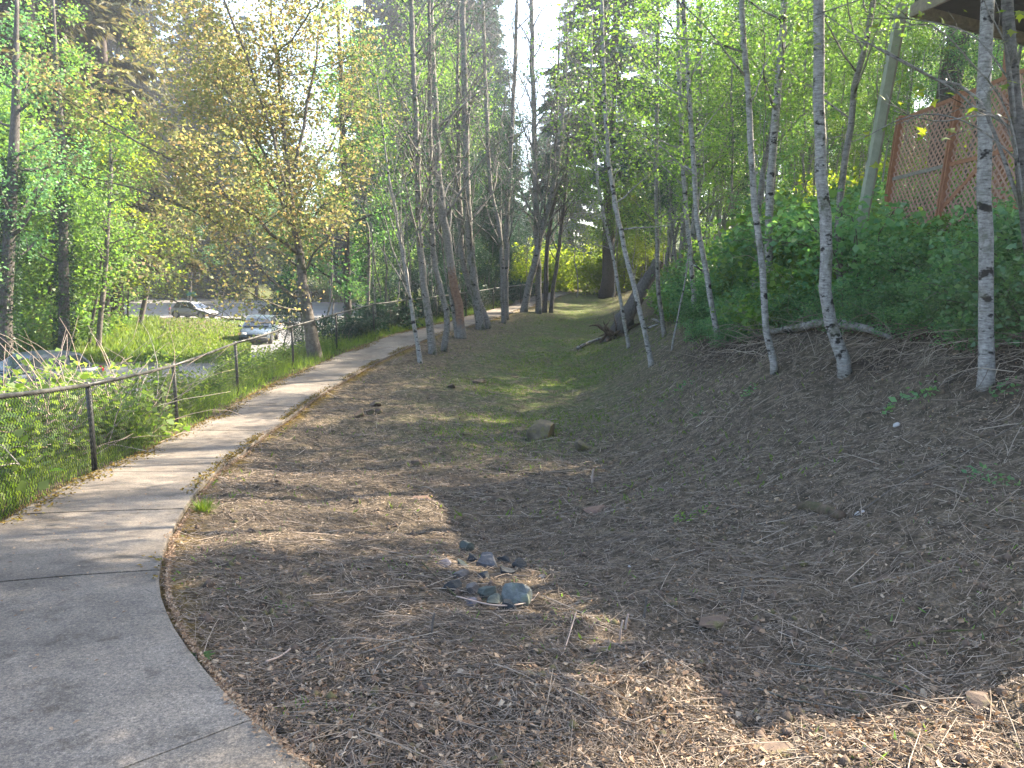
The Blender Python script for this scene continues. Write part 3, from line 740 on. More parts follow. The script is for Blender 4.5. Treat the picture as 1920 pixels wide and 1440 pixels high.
for lo_, hi_, ph, gr in ((-99, 640, 'tall conifers beyond the car park', 'conifers beyond the car park'), (640, 1100, 'dark conifers behind the path trunks', 'conifers beyond the path'), (1100, 2000, 'tall conifers right of the path end', 'conifers in the far woods')):
    for k, (px, y, v_, sc) in enumerate(sorted(c for c in CONS if lo_ <= c[0] < hi_)):
        put('conifer', CON[v_], spot(px, y), ORD[k] + ' from the left of the ' + ph, gr, sc=sc, tilt=.01)
# leafy woods beyond the car park
pts = [(90, 37, 4), (190, 44, 2), (120, 46, 2), (0, 33, 4), (45, 50, 2), (-30, 40, 4), (62, 40, 4), (150, 50, 4), (20, 38, 4), (-10, 92, 0), (40, 46, 0), (95, 58, 4), (150, 70, 1), (175, 60, 4), (250, 92, 0), (300, 106, 1), (345, 104, 2), (390, 106, 0), (430, 108, 4), (480, 106, 1), (520, 108, 0), (560, 106, 2), (600, 106, 4), (640, 104, 0), (680, 102, 1),
       (-60, 60, 1), (20, 74, 2), (120, 92, 2), (60, 108, 1), (170, 112, 0), (230, 122, 1), (310, 124, 0), (370, 126, 1), (450, 126, 1), (540, 128, 3), (630, 126, 0), (-80, 44, 4), (-40, 34, 4), (720, 90, 1), (700, 70, 4), (590, 132, 4), (500, 132, 1), (60, 52, 2)]
for px, y, v_ in pts:
    p = on_plane(px, 500, y)
    put('leafy_tree', LEAFY[v_], (p[0], y, gz(p[0], y) - .05), 'leafy green tree in the woods beyond the car park', 'leafy trees beyond the car park', sc=random.uniform(.85, 1.1))
# named trunks on the left
def lefttree(px, w0, w1, top, bk, lm, lv, lab, nl=18, L=3.2, ls=.13, t0=.3, ivy=0, seed=0, nm='leafy_tree'):
    r = np.random.default_rng(seed)
    g0 = on_lot(*px[0]); D0 = float((g0 - EYE) @ FW)
    P, Rr, g, D = traced(px, w0, w1, top, ground=(g0, D0), r=r)
    wd, lf = grow(P, Rr, r, nl, t0, L, el=.25, up=.4, twigs=7, leaves=lv, ls=ls, spread=.22)
    o = plant(nm, wd, lf, BARK[bk], LEAF[lm], tuple(g), lab)
    if ivy:
        iv = MB(); n_ = ivy; t = r.random(n_) ** 1.3 * .6; T = np.linspace(0, 1, len(P)); c = np.stack([np.interp(t, T, P[:, j]) for j in range(3)], 1)
        rr = np.interp(t, T, Rr); a = r.random(n_) * 6.283; bul = 1 + .9 * np.clip(fbm(t * 9, a * .5, .8, 3) + .3, 0, 1)
        out = np.stack([np.cos(a), np.sin(a), np.zeros(n_)], 1)
        add_leaves(iv, c + out * (rr * bul + .03 + .12 * r.random(n_))[:, None], .12, r)
        c_ = iv.build('ivy', LEAF['ivy'], None, loc=tuple(g)); c_.location = (0, 0, 0); c_.parent = o
    return o
lefttree([(14, 712), (10, 600), (14, 500), (20, 380), (26, 250)], 26, 16, 14, 'dark', 'dark', 4000, 'ivy clad trunk farthest left, partly cut by the picture edge', ivy=3200, seed=1)
lefttree([(120, 692), (120, 580), (119, 480), (118, 380), (116, 280)], 20, 13, 15, 'dark', 'fresh', 4500, 'ivy clad trunk beside the parked car on the left', ivy=3000, seed=2)
lefttree([(184, 668), (188, 600), (194, 520), (197, 420), (200, 330)], 10, 7, 11, 'brown', 'fresh', 3600, 'slim bare trunk with a forked limb right of the ivy clad trunks', t0=.35, seed=3)
lefttree([(262, 612), (268, 580), (276, 545), (284, 500)], 10, 6, 7, 'brown', 'yellow', 3200, 'small bright green tree at the edge of the road', L=2.4, t0=.3, seed=4)
lefttree([(240, 615), (240, 580), (241, 540), (242, 500)], 4, 3, 7, 'brown', 'yellow', 1800, 'thin sapling left of the small bright green tree', L=1.8, t0=.4, seed=5)
lefttree([(166, 660), (172, 610), (180, 560), (186, 500)], 6, 4, 9, 'dark', 'fresh', 2600, 'thin slanting trunk close behind the slim bare trunk', t0=.4, seed=6)
lefttree([(356, 566), (358, 500), (360, 440)], 6, 5, 12, 'dark', 'dark', 4200, 'dark trunk behind the street sign across the road', ls=.2, L=5, seed=8, t0=.3)
r = np.random.default_rng(77)
for i, (px, w0, w1, lab) in enumerate([([(654, 642), (652, 580), (650, 510), (648, 430), (645, 330), (640, 200)], 15, 10, 'dark leafy tree behind the fence right of the sign post')]):
    P0 = at(654, 642, 25.5); g = np.array([P0[0], P0[1], gz(P0[0], P0[1])])
    P, Rr, g, D = traced(px, w0, w1, 12, ground=(g, 25.5), r=r)
    wd, lf = grow(P, Rr, r, 22, .12, 3.0, el=.3, up=.35, twigs=7, leaves=6500, ls=.11, spread=.18)
    plant('leafy_tree', wd, lf, BARK['dark'], LEAF['dark'], tuple(g), lab)

# stand on the right and in the middle distance
r = np.random.default_rng(11); placed = []
def stand(n_, fx_, ymin, ymax, vs_, lab, grp, mind=.8, sc=(.85, 1.15)):
    k = 0; tries = 0
    while k < n_ and tries < 4000:
        tries += 1
        y = r.uniform(ymin, ymax); x = fx_(y)
        if x is None or any((x - a) ** 2 + (y - c) ** 2 < mind ** 2 for a, c in placed): continue
        if y < 58 and -.6 < x - xl(y) and x < xr(y) + .5: continue
        placed.append((x, y)); k += 1
        put('slim_tree', SLIM[r.choice(vs_)], (x, y, gz(x, y) - .05), lab, grp, sc=r.uniform(*sc) * ((.56 if y < 20 and x < 9 else .68) if 12 < y < 27 and x < 14 else 1), tilt=.06)
stand(64, lambda y: r.uniform(np.interp(y, SY, mdx) + (.9 if y < 26 else -.6), np.interp(y, SY, tpx) + 6), 15, 46, [0, 1, 2, 1, 3, 0], 'slim grey trunk in the dense young stand behind the bank birches', 'young stand on the right bank')
stand(48, lambda y: r.uniform(np.interp(y, SY, mdx) - .4, np.interp(y, SY, tpx) + 2), 13.5, 34, [7, 8, 7], 'thin pale bare stem among the birches on the right bank', 'thin bare stems on the right bank', .35, (.9, 1.2))
stand(40, lambda y: r.uniform(np.interp(y, SY, tpx) + 1, np.interp(y, SY, tpx) + 20), 15, 43, [0, 1, 3, 4, 4], 'slim trunk in the woods on top of the right bank', 'woods on top of the right bank', 1.2)
stand(22, lambda y: r.uniform(xr(min(y, 60)) + 1.0, xr(min(y, 60)) + 9), 44, 52, [0, 2, 5], 'slim dark trunk in front of the bright leaves at the end of the path', 'trunks at the end of the path', .9)
stand(34, lambda y: xl(y) - r.uniform(.9, 5.5), 26, 58, [6, 6, 3, 6], 'slim tree on the slope behind the far part of the fence', 'trees behind the far part of the fence', 1.0, (.6, 1.0))
for x, y, v_ in [(16, 38, 0), (26, 34, 1), (48, 78, 2), (56, 92, 2), (60, 74, 0), (32, 46, 3), (22, 24, 1), (28, 14, 0), (36, 30, 1), (62, 84, 2), (18, 92, 0), (4, 96, 4), (30, 98, 1), (44, 60, 0), (48, 44, 1), (42, 84, 2), (13, -1, 0)]:
    put('leafy_tree', LEAFY[v_], (x, y, gz(x, y) - .05), 'leafy tree deep in the woods behind the right bank', 'deep woods behind the right bank', sc=random.uniform(.75, 1.0))

for x, y in ((6.75, 8.4), (6.3, 7.2), (6.6, 9.2)):  # out-of-view trees added so their crowns dapple the near ground
    put('slim_tree', SLIM[9], (x, y, gz(x, y) - .05), 'unseen full crowned tree added beside the shelter to dapple the sunlight', 'unseen shade trees beside the shelter', sc=random.uniform(.92, 1.08), tilt=.04)
r = np.random.default_rng(19)
stand(18, lambda y: xl(y) - r.uniform(.8, 3.5), 23, 46, [7, 8], 'thin pale bare stem behind the fence along the path', 'thin bare stems behind the fence', .5, (.9, 1.25))
# ------------------------------------------------------------------ shrubs
def bush(seed, leaves, lm, ls=.09, canes=16, rx=.75, h=.95):
    r = np.random.default_rng(seed); wd, lf = MB(), MB()
    P, Rr = [], []
    for _ in range(canes):
        a = r.random() * 6.283; d = np.array([math.cos(a), math.sin(a), 0]); u = np.linspace(0, 1, 8)[:, None]; L = rx * r.uniform(.6, 1.25); H = h * r.uniform(.6, 1.2)
        P.append(d * .1 + d * L * u + np.array([0, 0, 1]) * (H * (1.9 * u - 1.15 * u ** 2)) - np.array([0, 0, .1]) + r.normal(size=(8, 3)) * .03); Rr.append(np.linspace(.008, .003, 8))
    P = np.array(P); wd.tubes(P, np.array(Rr), 3)
    n1 = leaves // 2; k = r.integers(0, canes, n1); i0 = r.integers(2, 8, n1)
    c1 = P[k, i0] + r.normal(size=(n1, 3)) * .09
    q = rdir(leaves - n1, r); q[:, 2] = np.abs(q[:, 2]); rad = r.random(len(q)) ** .25
    lump = 1 + .5 * fbm(q[:, 0] * 3 + seed, q[:, 1] * 3 + q[:, 2] * 2, 1.2, 3)
    c2 = q * (rad * lump)[:, None] * np.array([rx, rx, h])
    add_leaves(lf, np.concatenate([c1, c2]), ls, r, .8, .2, 1.2)
    return wd, lf, CANE if lm != 'dark' else BARK['brown'], LEAF[lm]
def vb(f): return variant(f)
BR_D = [vb(bush(400 + i, 2600, 'dark', .066, 20)) for i in range(4)]
BR_M = [vb(bush(415 + i, 1500, 'fresh', .10, 20)) for i in range(2)]
BR_X = [vb(bush(405 + i, 2200, 'deep', .075, 20)) for i in range(2)]
BR_F = [vb(bush(410 + i, 1700, 'verge', .068)) for i in range(4)]
BIG_Y = [vb(bush(420 + i, 6000, 'yellow', .055, 22, .8, 1.1)) for i in range(3)]
BIG_G = [vb(bush(430 + i, 6500, 'fresh', .065, 22, .8, 1.1)) for i in range(3)]
BIG_D = [vb(bush(440 + i, 6500, 'deep', .065, 22, .8, 1.1)) for i in range(2)]
def putb(var, x, y, sc, lab, grp, nm='bramble_bush', dz=-.06, cat='bush'):
    o = put(nm, var, (x, y, gz(x, y) + dz), lab, grp, sc=sc, cat=cat, wn='stems', ln='foliage', tilt=.08)
    return o
r = np.random.default_rng(21); P_ = []
while len(P_) < 120:
    y = 5.0 + 25 * r.random() ** 1.25; lo = np.interp(y, SY, mdx) + np.interp(y, [5, 7, 8.2, 10, 14, 20, 30], [1.0, 1.0, 1.35, 1.2, .4, .2, .1])
    x = r.uniform(lo, max(lo + 1.0, np.interp(y, SY, tpx) + (-.1 if y < 14 else 2.5)))
    if 6.55 < x < 7.2 and y < 18 or any((x - a) ** 2 + (y - c) ** 2 < .5 ** 2 for a, c in P_): continue
    P_.append((x, y))
    putb((BR_D + BR_M)[r.integers(6)], x, y, r.uniform(.7, 1.25) * (.7 if x - lo < .5 else 1) * (1.35 if y > 11 and x > 5 else 1) * (.6 if 5.9 < x and 8 < y < 13 else 1), 'dark green bramble bush in the thicket covering the right bank', 'bramble thicket on the right bank')
for x, y, sc in ((5.5, 13.3, 1.5), (5.9, 14.2, 1.7), (6.3, 15.2, 1.7), (5.4, 15.0, 1.5), (6.1, 13.2, 1.1), (5.35, 7.9, .95), (5.7, 8.5, .9), (5.3, 8.5, .7), (6.0, 9.1, .85), (5.1, 8.15, .5), (5.5, 9.0, .65), (5.9, 8.2, 1.2), (6.2, 8.7, 1.1), (5.25, 7.4, .8), (5.0, 9.3, .5), (5.3, 9.7, .55), (4.9, 10.2, .5), (4.75, 11.2, .55), (4.6, 12.1, .6), (6.6, 9.6, .7), (5.05, 7.9, .38), (5.2, 9.1, .35), (4.7, 10.7, .35), (4.5, 11.7, .35), (4.2, 12.9, .4), (3.95, 13.6, .4), (4.1, 14.3, .5), (3.9, 15.2, .5)): putb(BR_D[r.integers(4)], x, y, sc, 'dark green bramble bush in the thicket covering the right bank', 'bramble thicket on the right bank')
for i in range(64):
    y = 3.2 + 20.8 * r.random() ** 1.4; x = xl(y) - .85 - abs(r.normal()) * .8 - .15 - (.3 if y < 11 else 0)
    putb(BR_F[r.integers(4)], x, y, (r.uniform(1.0, 1.5) if y < 11 else r.uniform(.6, .95)) * min(1, .55 + .5 * (xl(y) - .5 - x)), 'light green bramble bush growing behind the chain link fence', 'brambles behind the fence')
for x, y, sc in ((-6.4, 8.2, 1.5), (-6.9, 9.6, 1.9), (-6.4, 10.9, 1.6), (-7.3, 12.2, 1.8), (-6.6, 13.2, 1.3), (-5.9, 6.4, 1.3), (-6.6, 7.2, 1.5), (-7.8, 10.6, 1.8)): putb(BR_F[r.integers(4)], x, y, sc, 'tall light green bramble bush rising above the fence rail at the left', 'tall brambles above the fence rail')
for i in range(26):
    y = r.uniform(23, 48); x = xl(y) - .8 - r.uniform(0, 2.2)
    putb(BR_X[r.integers(2)], x, y, r.uniform(.9, 1.6), 'dark green bush behind the shaded far part of the fence', 'bushes behind the far part of the fence')
for i in range(30):
    y = r.uniform(50, 60); x = r.uniform(-1.5, 11.5)
    if xl(min(y, 59)) - 1.6 < x < xr(min(y, 59)) + 1.0: continue
    putb(BIG_Y[r.integers(3)], x, y, np.interp(x, [-2, 3, 11], [3.6, 3.8, 2.0]) * r.uniform(.7, 1.15), 'tall yellow green shrub glowing at the end of the path', 'bright shrubs at the end of the path', 'tall_shrub', cat='shrub')
for i in range(16):
    y = r.uniform(44, 62); x = r.uniform(20, 44)
    putb((BIG_Y + BIG_G)[r.integers(6)], x, y, r.uniform(1.8, 3.2), 'tall sunlit shrub deep in the woods on the right', 'shrubs deep in the right woods', 'tall_shrub', cat='shrub')
for x, y, sc in ((10.5, 17.5, 1.7), (12, 19, 2.0), (9.5, 19.5, 1.8), (14, 18.5, 1.8), (11.5, 22, 2.4), (14, 22, 2.3), (9.2, 22.5, 2.0)): putb(BIG_Y[r.integers(3)], x, y, sc, 'sunlit yellow green shrub seen through the lattice', 'shrubs behind the lattice fence', 'tall_shrub', cat='shrub')
for i in range(14):
    y = r.uniform(62, 90); x = r.uniform(-9, 12)
    putb((BIG_G + BIG_Y)[r.integers(6)], x, y, r.uniform(1.8, 3.0), 'tall green shrub behind the end of the path', 'shrubs behind the end of the path', 'tall_shrub', cat='shrub')
for i in range(30):
    px = r.uniform(-60, 700); y = r.uniform(102.5, 107)
    p = on_plane(px, 500, y)
    putb((BIG_G + BIG_Y + BIG_D)[r.integers(8)], p[0], y, r.uniform(1.6, 3.4), 'green shrub at the far edge of the car park', 'shrubs at the far edge of the car park', 'tall_shrub', cat='shrub')
for px, py, sc, v_ in [(40, 690, 1.7, 0), (90, 668, 1.6, 1), (60, 640, 2.2, 2), (150, 640, 1.8, 0), (20, 640, 2.6, 2), (200, 632, 1.4, 1), (110, 625, 2.4, 1), (10, 600, 3.0, 0), (60, 605, 3.0, 2), (150, 610, 2.0, 2), (225, 620, 1.1, 0), (-10, 660, 2.0, 1), (-30, 700, 1.6, 2), (130, 655, 1.2, 2)]:
    p = on_lot(px, py)
    putb((BIG_G + BIG_Y)[[0, 3, 1][v_]], p[0], p[1], sc, 'bright green shrub at the foot of the left woods', 'shrubs at the foot of the left woods', 'tall_shrub', cat='shrub')

# ------------------------------------------------------------------ chain link fence
def simple(name, c, rough=.5, metal=0.0, spec=.5):
    m, n, b = new_mat(name); b.inputs['Base Color'].default_value = (*c, 1); b.inputs['Roughness'].default_value = rough
    b.inputs['Metallic'].default_value = metal; b.inputs['Specular IOR Level'].default_value = spec; return m
def worn(name, c1, c2, sc, rough=.6, metal=0.0, bmp=.2):
    m, n, b = new_mat(name); g_ = n.nodes.new('ShaderNodeNewGeometry'); f = noise(n, g_.outputs['Position'], sc, 6, .65)
    n.links.new(ramp(n, f, [(.32, c1), (.68, c2)]), b.inputs['Base Color']); b.inputs['Roughness'].default_value = rough; b.inputs['Metallic'].default_value = metal
    if bmp: bump(n, b, f, bmp, .01)
    return m
BLACKM = worn('black_coated_metal', (.010, .012, .011), (.028, .03, .028), 30, .55, 0, .1)
RAILM = worn('mottled_rail_metal', (.035, .035, .032), (.10, .098, .09), 14, .45, .2, .15)  # rails and caps mottled, a lighter grey than the posts
WIREM = simple('black_wire', (.018, .02, .019), .5)
FP = np.array([(-1.9, .6), (-3.15, 2.7), (-4.1, 5.45), (-4.83, 8.26), (-5.45, 11.7), (-5.62, 14.8), (-5.36, 17.75), (-4.98, 20.6), (-4.48, 23.5), (-3.83, 26.3), (-3.05, 29.1), (-2.1, 32.3), (-1.0, 35.7), (.35, 38.9), (1.7, 42.2)])
FH = 1.0
fence = empty('chain_link_fence', (FP[3, 0], FP[3, 1], gz(*FP[3]))); FL = np.array(fence.location)
tag(fence, 'black chain link fence with a grey top rail along the left side of the path', 'fence')
def fchild(s, name, material, parent=fence, smooth=True):
    o = s.build(name, material, None, loc=FL, smooth=smooth); o.location = (0, 0, 0); o.parent = parent; return o
zt = [float(zpath(p[1])) - .02 + FH for p in FP]
for p, z in zip(FP, zt):
    s = MB(); s.tubes([(p[0], p[1], gz(*p) - .25), (p[0] - .01, p[1], z - .5), (p[0] - .03, p[1] + .01, z - .012)], [.03, .03, .03], 10)
    po = fchild(s, 'post', BLACKM)
    s = MB(); s.tubes([(p[0] - .03, p[1], z - .02), (p[0] - .03, p[1], z + .012), (p[0] - .03, p[1], z + .04)], [.036, .037, .02], 10)
    fchild(s, 'post_cap', RAILM, po)
for k in range(len(FP) - 1):
    a = np.array([FP[k, 0] - .03, FP[k, 1], zt[k]]); b_ = np.array([FP[k + 1, 0] - .03, FP[k + 1, 1], zt[k + 1]])
    s = MB(); s.tubes(np.linspace(a, b_, 6) + np.array([[0, 0, d] for d in (0, -.006, -.01, -.008, -.004, 0)]), [.024] * 6, 8)
    fchild(s, 'top_rail', RAILM)
fl = np.concatenate([[0], np.cumsum(np.linalg.norm(np.diff(FP, axis=0), axis=1))])
pitch = .062; st = np.arange(0, fl[-1], pitch); K = 34
A = []
gg = np.interp(st, fl, [gz(*p) for p in FP])
px_, py_ = np.interp(st, fl, FP[:, 0]), np.interp(st, fl, FP[:, 1])
gg = hz(px_, py_)
ztop = np.interp(st, fl, zt) - .01
tx = np.gradient(px_); ty = np.gradient(py_); tl_ = np.hypot(tx, ty); tx, ty = tx / tl_, ty / tl_
s = MB()
kk = np.arange(K)
off = np.where(kk % 2 == 0, -.5, .5)[None] * pitch * 1.06
dep = np.where(kk % 2 == 0, .004, -.004)[None]
Pz = ztop[:, None] - (ztop - gg + .02)[:, None] * kk[None] / (K - 1)
PX = px_[:, None] + tx[:, None] * off + ty[:, None] * dep + .004
PY = py_[:, None] + ty[:, None] * off - tx[:, None] * dep
near = st < 26
s.tubes(np.stack([PX, PY, Pz], -1), np.full((len(st), K), .0040), 3, cap=False)
wm_ = fchild(s, 'wire_mesh', WIREM); wm_['kind'] = 'stuff'

# ------------------------------------------------------------------ lattice fence on the bank
CEDAR = worn('stained_lattice_wood', (.23, .095, .05), (.34, .155, .085), 18, .75, 0, .2)
SLATM = worn('weathered_lattice_slat', (.27, .155, .115), (.38, .23, .175), 25, .8, 0, .2)
GREYW = worn('grey_weathered_rail', (.16, .14, .12), (.27, .25, .22), 20, .8, 0, .2)
LX = 6.9
LD = [8.5, 10.3, 12.2, 14.0]
lz = 4.66; lat0 = np.array([LX, LD[2], gz(LX, LD[2])])
lattice = empty('lattice_fence', tuple(lat0)); tag(lattice, 'reddish stained wooden lattice fence on top of the right bank under the shelter roof', 'fence')
def lchild(s, name, material, parent=lattice):
    o = s.build(name, material, None, loc=lat0, smooth=False); o.location = (0, 0, 0); o.parent = parent; return o
def lpt(y, z): return np.array([LX + .055 * (z - 2.7), y, z])   # the whole fence leans a little
zb = lambda y: gz(LX, y) - .02
for y in LD:
    s = MB(); a, b_ = lpt(y, zb(y) - .3), lpt(y, lz + .05)
    s.bar(a, b_, .09, .09, (1, 0, 0)); po = lchild(s, 'post', CEDAR)
    for sg in (-1, 1):
        s = MB(); s.bar(a + [-.06, sg * .036, 0], b_ + [-.06, sg * .036, -.03], .036, .025, (1, 0, 0)); lchild(s, 'trim_strip', CEDAR, po)
for k in range(len(LD) - 1):
    y0, y1 = LD[k] + .046, LD[k + 1] - .046
    for nm, zz, h_, mt in (('top_rail', lz - .02, .06, CEDAR), ('middle_rail', lz - 1.08 , .06, GREYW if k == 2 else CEDAR), ('bottom_rail', max(zb(y0), zb(y1)) + .08, .06, CEDAR)):
        s = MB(); s.bar(lpt(y0, zz), lpt(y1, zz), .045, h_); lchild(s, nm, mt)
    z0, z1 = max(zb(y0), zb(y1)) + .11, lz - .05
    W_, H_ = y1 - y0, z1 - z0; sp_ = .128
    for sg in (1, -1):
        c = -H_ + sp_ * .5
        while c < W_:
            if sg == 1: u0, u1 = max(0, c), min(W_, c + H_); p, q = (u0, u0 - c), (u1, u1 - c)
            else: u0, u1 = max(0, c), min(W_, c + H_); p, q = (u0, H_ - (u0 - c)), (u1, H_ - (u1 - c))
            if abs(u1 - u0) > .05:
                s = MB(); dx = -.012 if sg == 1 else .0
                s.bar(lpt(y0 + p[0], z0 + p[1]) + [dx, 0, 0], lpt(y0 + q[0], z0 + q[1]) + [dx, 0, 0], .008, .030, (0, 1 * -sg, 1)); lchild(s, 'slat', SLATM)
            c += sp_ * random.uniform(.95, 1.05)
s = MB(); s.bar(lpt(LD[1] + .9, lz - 1.12), lpt(LD[2] - .05, lz - 1.75), .04, .07); lchild(s, 'brace', CEDAR)

# ------------------------------------------------------------------ shelter
GPOST = worn('pale_green_post_paint', (.19, .21, .16), (.27, .29, .23), 9, .6, 0, .1)
DARKW = worn('dark_roof_boards', (.010, .010, .0095), (.026, .024, .023), 6, .8, 0, .2)
FASC = worn('fascia_board', (.15, .125, .095), (.25, .21, .16), 12, .75, 0, .2)
sh0 = np.array([6.05, 11.4, gz(6.05, 11.4)])
shelter = empty('picnic_shelter', tuple(sh0)); tag(shelter, 'open shelter with a pale green post and a dark roof above the lattice fence', 'shelter')
def schild(s, name, material, parent=shelter):
    o = s.build(name, material, None, loc=sh0, smooth=False); o.location = (0, 0, 0); o.parent = parent; return o
a, b_ = at(1626, 400, 11.4), at(1690, 8, 11.4); a = np.array([a[0], b_[1] - .02, gz(a[0], 11.4) - .3])
s = MB(); s.bar(a, b_, .12, .12, (0, 1, 0)); gp = schild(s, 'post', GPOST)
s = MB(); s.bar(a + [.083, .03, 0], b_ + [.083, .03, -.05], .04, .12, (0, 1, 0)); schild(s, 'post_board', FASC, gp)
a, b_ = at(1878, 330, 13.2), at(1896, 70, 13.2); s = MB(); s.bar(a - [0, 0, .6], b_, .14, .14, (0, 1, 0)); schild(s, 'post', CEDAR)
zr = 5.95
E1 = np.array([.907, .421, 0]); E2 = np.array([.421, -.907, 0]); K0 = np.array([6.2, 12.35, zr])
N0 = np.array([7.5, 6.5, zr]); K1 = K0 + E1 * 12; N1 = np.array([18.5, 7.6, zr])  # unseen near corners, shaped to shade the bank and leave a sunlit patch
s = MB(); up_ = np.array([0, 0, .03]); V = [q + [0, 0, .13] - up_ for q in (K0, K1, N1, N0)] + [q + [0, 0, .13] + up_ for q in (K0, K1, N1, N0)]
s.add(V, [(0, 1, 2, 3), (4, 7, 6, 5), (0, 4, 5, 1), (1, 5, 6, 2), (2, 6, 7, 3), (3, 7, 4, 0)]); roof = schild(s, 'roof', DARKW)
for p_, q_ in ((K0, K1), (K0 + [-.03, .02, 0], N0 + [-.03, -.02, 0]), (N0, N1)):
    s = MB(); s.bar(p_, q_, .04, .2); schild(s, 'fascia', FASC, roof)
s = MB(); s.bar(K0 + E2 * .12 - [0, 0, .05], K1 + E2 * .12 - [0, 0, .05], .11, .11); schild(s, 'beam', FASC, roof)
for k in range(7):
    u = (k + .9) / 8; p_, q_ = K0 * (1 - u) + N0 * u, K1 * (1 - u) + N1 * u
    s = MB(); s.bar(p_ + [.06, 0, .055], q_ + [-.06, 0, .055], .045, .085); schild(s, 'rafter', DARKW, roof)

# trunk of the big dark tree behind the lattice and the branches of the maple sapling in front
r = np.random.default_rng(31)
g = at(1768, 260, 17.5); g = np.array([g[0], g[1], gz(g[0], g[1])])
P, Rr, g, D = traced([(1762, 300), (1775, 190), (1790, 110), (1800, 40)], 46, 36, 14, ground=(g, 17.5), r=r)
wd, lf = grow(P, Rr, r, 18, .35, 2.6, el=.3, twigs=7, leaves=1600, ls=.12, spread=.25)
plant('leafy_tree', wd, lf, BARK['conifer'], LEAF['fresh'], tuple(g), 'thick dark trunk standing behind the lattice fence under the roof edge')

def maple_leaves(mb_, c, size, r):
    """five lobed leaves as star fans"""
    ang = np.radians([-90, -35, -20, 18, 35, 72, 90, 108, 145, 162, 200, 215, 270][:12]); 
    ang = np.radians([270, 318, 345, 5, 40, 62, 90, 118, 140, 175, 195, 222]); rad = np.array([.18, .55, .42, .95, .5, .55, 1.1, .55, .5, .95, .42, .55])
    for p in c:
        nrm = unit(np.array([r.normal() * .6, r.normal() * .6 - .3, 1.0])); ax = unit(np.cross(nrm, r.normal(size=3))); ay = np.cross(nrm, ax); sz = size * r.uniform(.55, 1.2)
        V = [p] + [p + sz * rd * (math.cos(a) * ax + math.sin(a) * ay) + nrm * -.18 * sz * rd ** 2 for a, rd in zip(ang, rad)]
        mb_.add(V, None, [(0, i + 1, (i + 1) % 12 + 1) for i in range(12)])
wd, lf = MB(), MB()
YS = 6.1
def sp3(pts, dy=0):
    P = np.array([on_plane(x, y, YS) for x, y in pts]); P[:, 1] += np.linspace(0, dy, len(P)); return P
gS = on_plane(1950, 700, YS); gS[2] = gz(gS[0], gS[1]); kS = YS / FPX / 2
T_ = np.vstack([[gS - [0, 0, .2]], sp3([(1940, 560), (1922, 380), (1908, 220), (1894, 80), (1886, -60), (1880, -400), (1876, -900)])])
wd.tubes(catmull(T_, 24), np.linspace(26, 12, 24) * kS, 9)
for pts, w_, dy in [([(1932, 480), (1915, 250), (1860, 200), (1822, 152), (1760, 105), (1700, 60), (1640, 30)], 8, .5), ([(1925, 420), (1860, 180), (1800, 130), (1700, 55), (1650, 0), (1600, -60)], 9, .8),
                    ([(1930, 470), (1880, 225), (1790, 120), (1720, 68), (1660, 70), (1600, 40)], 5, -.4), ([(1930, 320), (1850, 245), (1780, 212), (1710, 215), (1640, 250), (1600, 262)], 4, .2),
                    ([(1900, 160), (1840, 60), (1740, 20), (1650, 10)], 4, .3), ([(1926, 400), (1880, 240), (1820, 222), (1740, 235), (1650, 218)], 4, -.2), ([(1890, 0), (1840, -60), (1760, -70), (1660, -40), (1580, -20)], 6, .6), ([(1905, 240), (1880, 150), (1850, 90), (1800, 30), (1770, -30)], 5, -.4)]:
    P = catmull(sp3(pts, dy), 16); wd.tubes(P, np.linspace(w_, 1.5, 16) * kS, 6)
    for _ in range(5):
        i = r.integers(5, 15); d = unit(P[i] - P[i - 1]) + r.normal(size=3) * .6; tp, trr = limb(P[i], d, r.uniform(.15, .5), .004, 5, r, -.1, .2); wd.tubes(tp, trr, 4)
        c = tp[-1] + r.normal(size=(r.integers(1, 4), 3)) * .07; maple_leaves(lf, c, .06, r)
a_, b_ = grow(catmull(T_, 24), np.linspace(26, 12, 24) * kS, r, 16, .55, 2.0, el=.4, twigs=6, leaves=5200, ls=.08, spread=.14, lw=.9); merge(wd, a_); merge(lf, b_)  # upper crown, out of view, added to shade the near path
sap = plant('maple_sapling', wd, lf, BARK['alder'], LEAF['yellow'], tuple(gS), 'young maple with yellow green lobed leaves and a grey curving trunk beside the shelter')

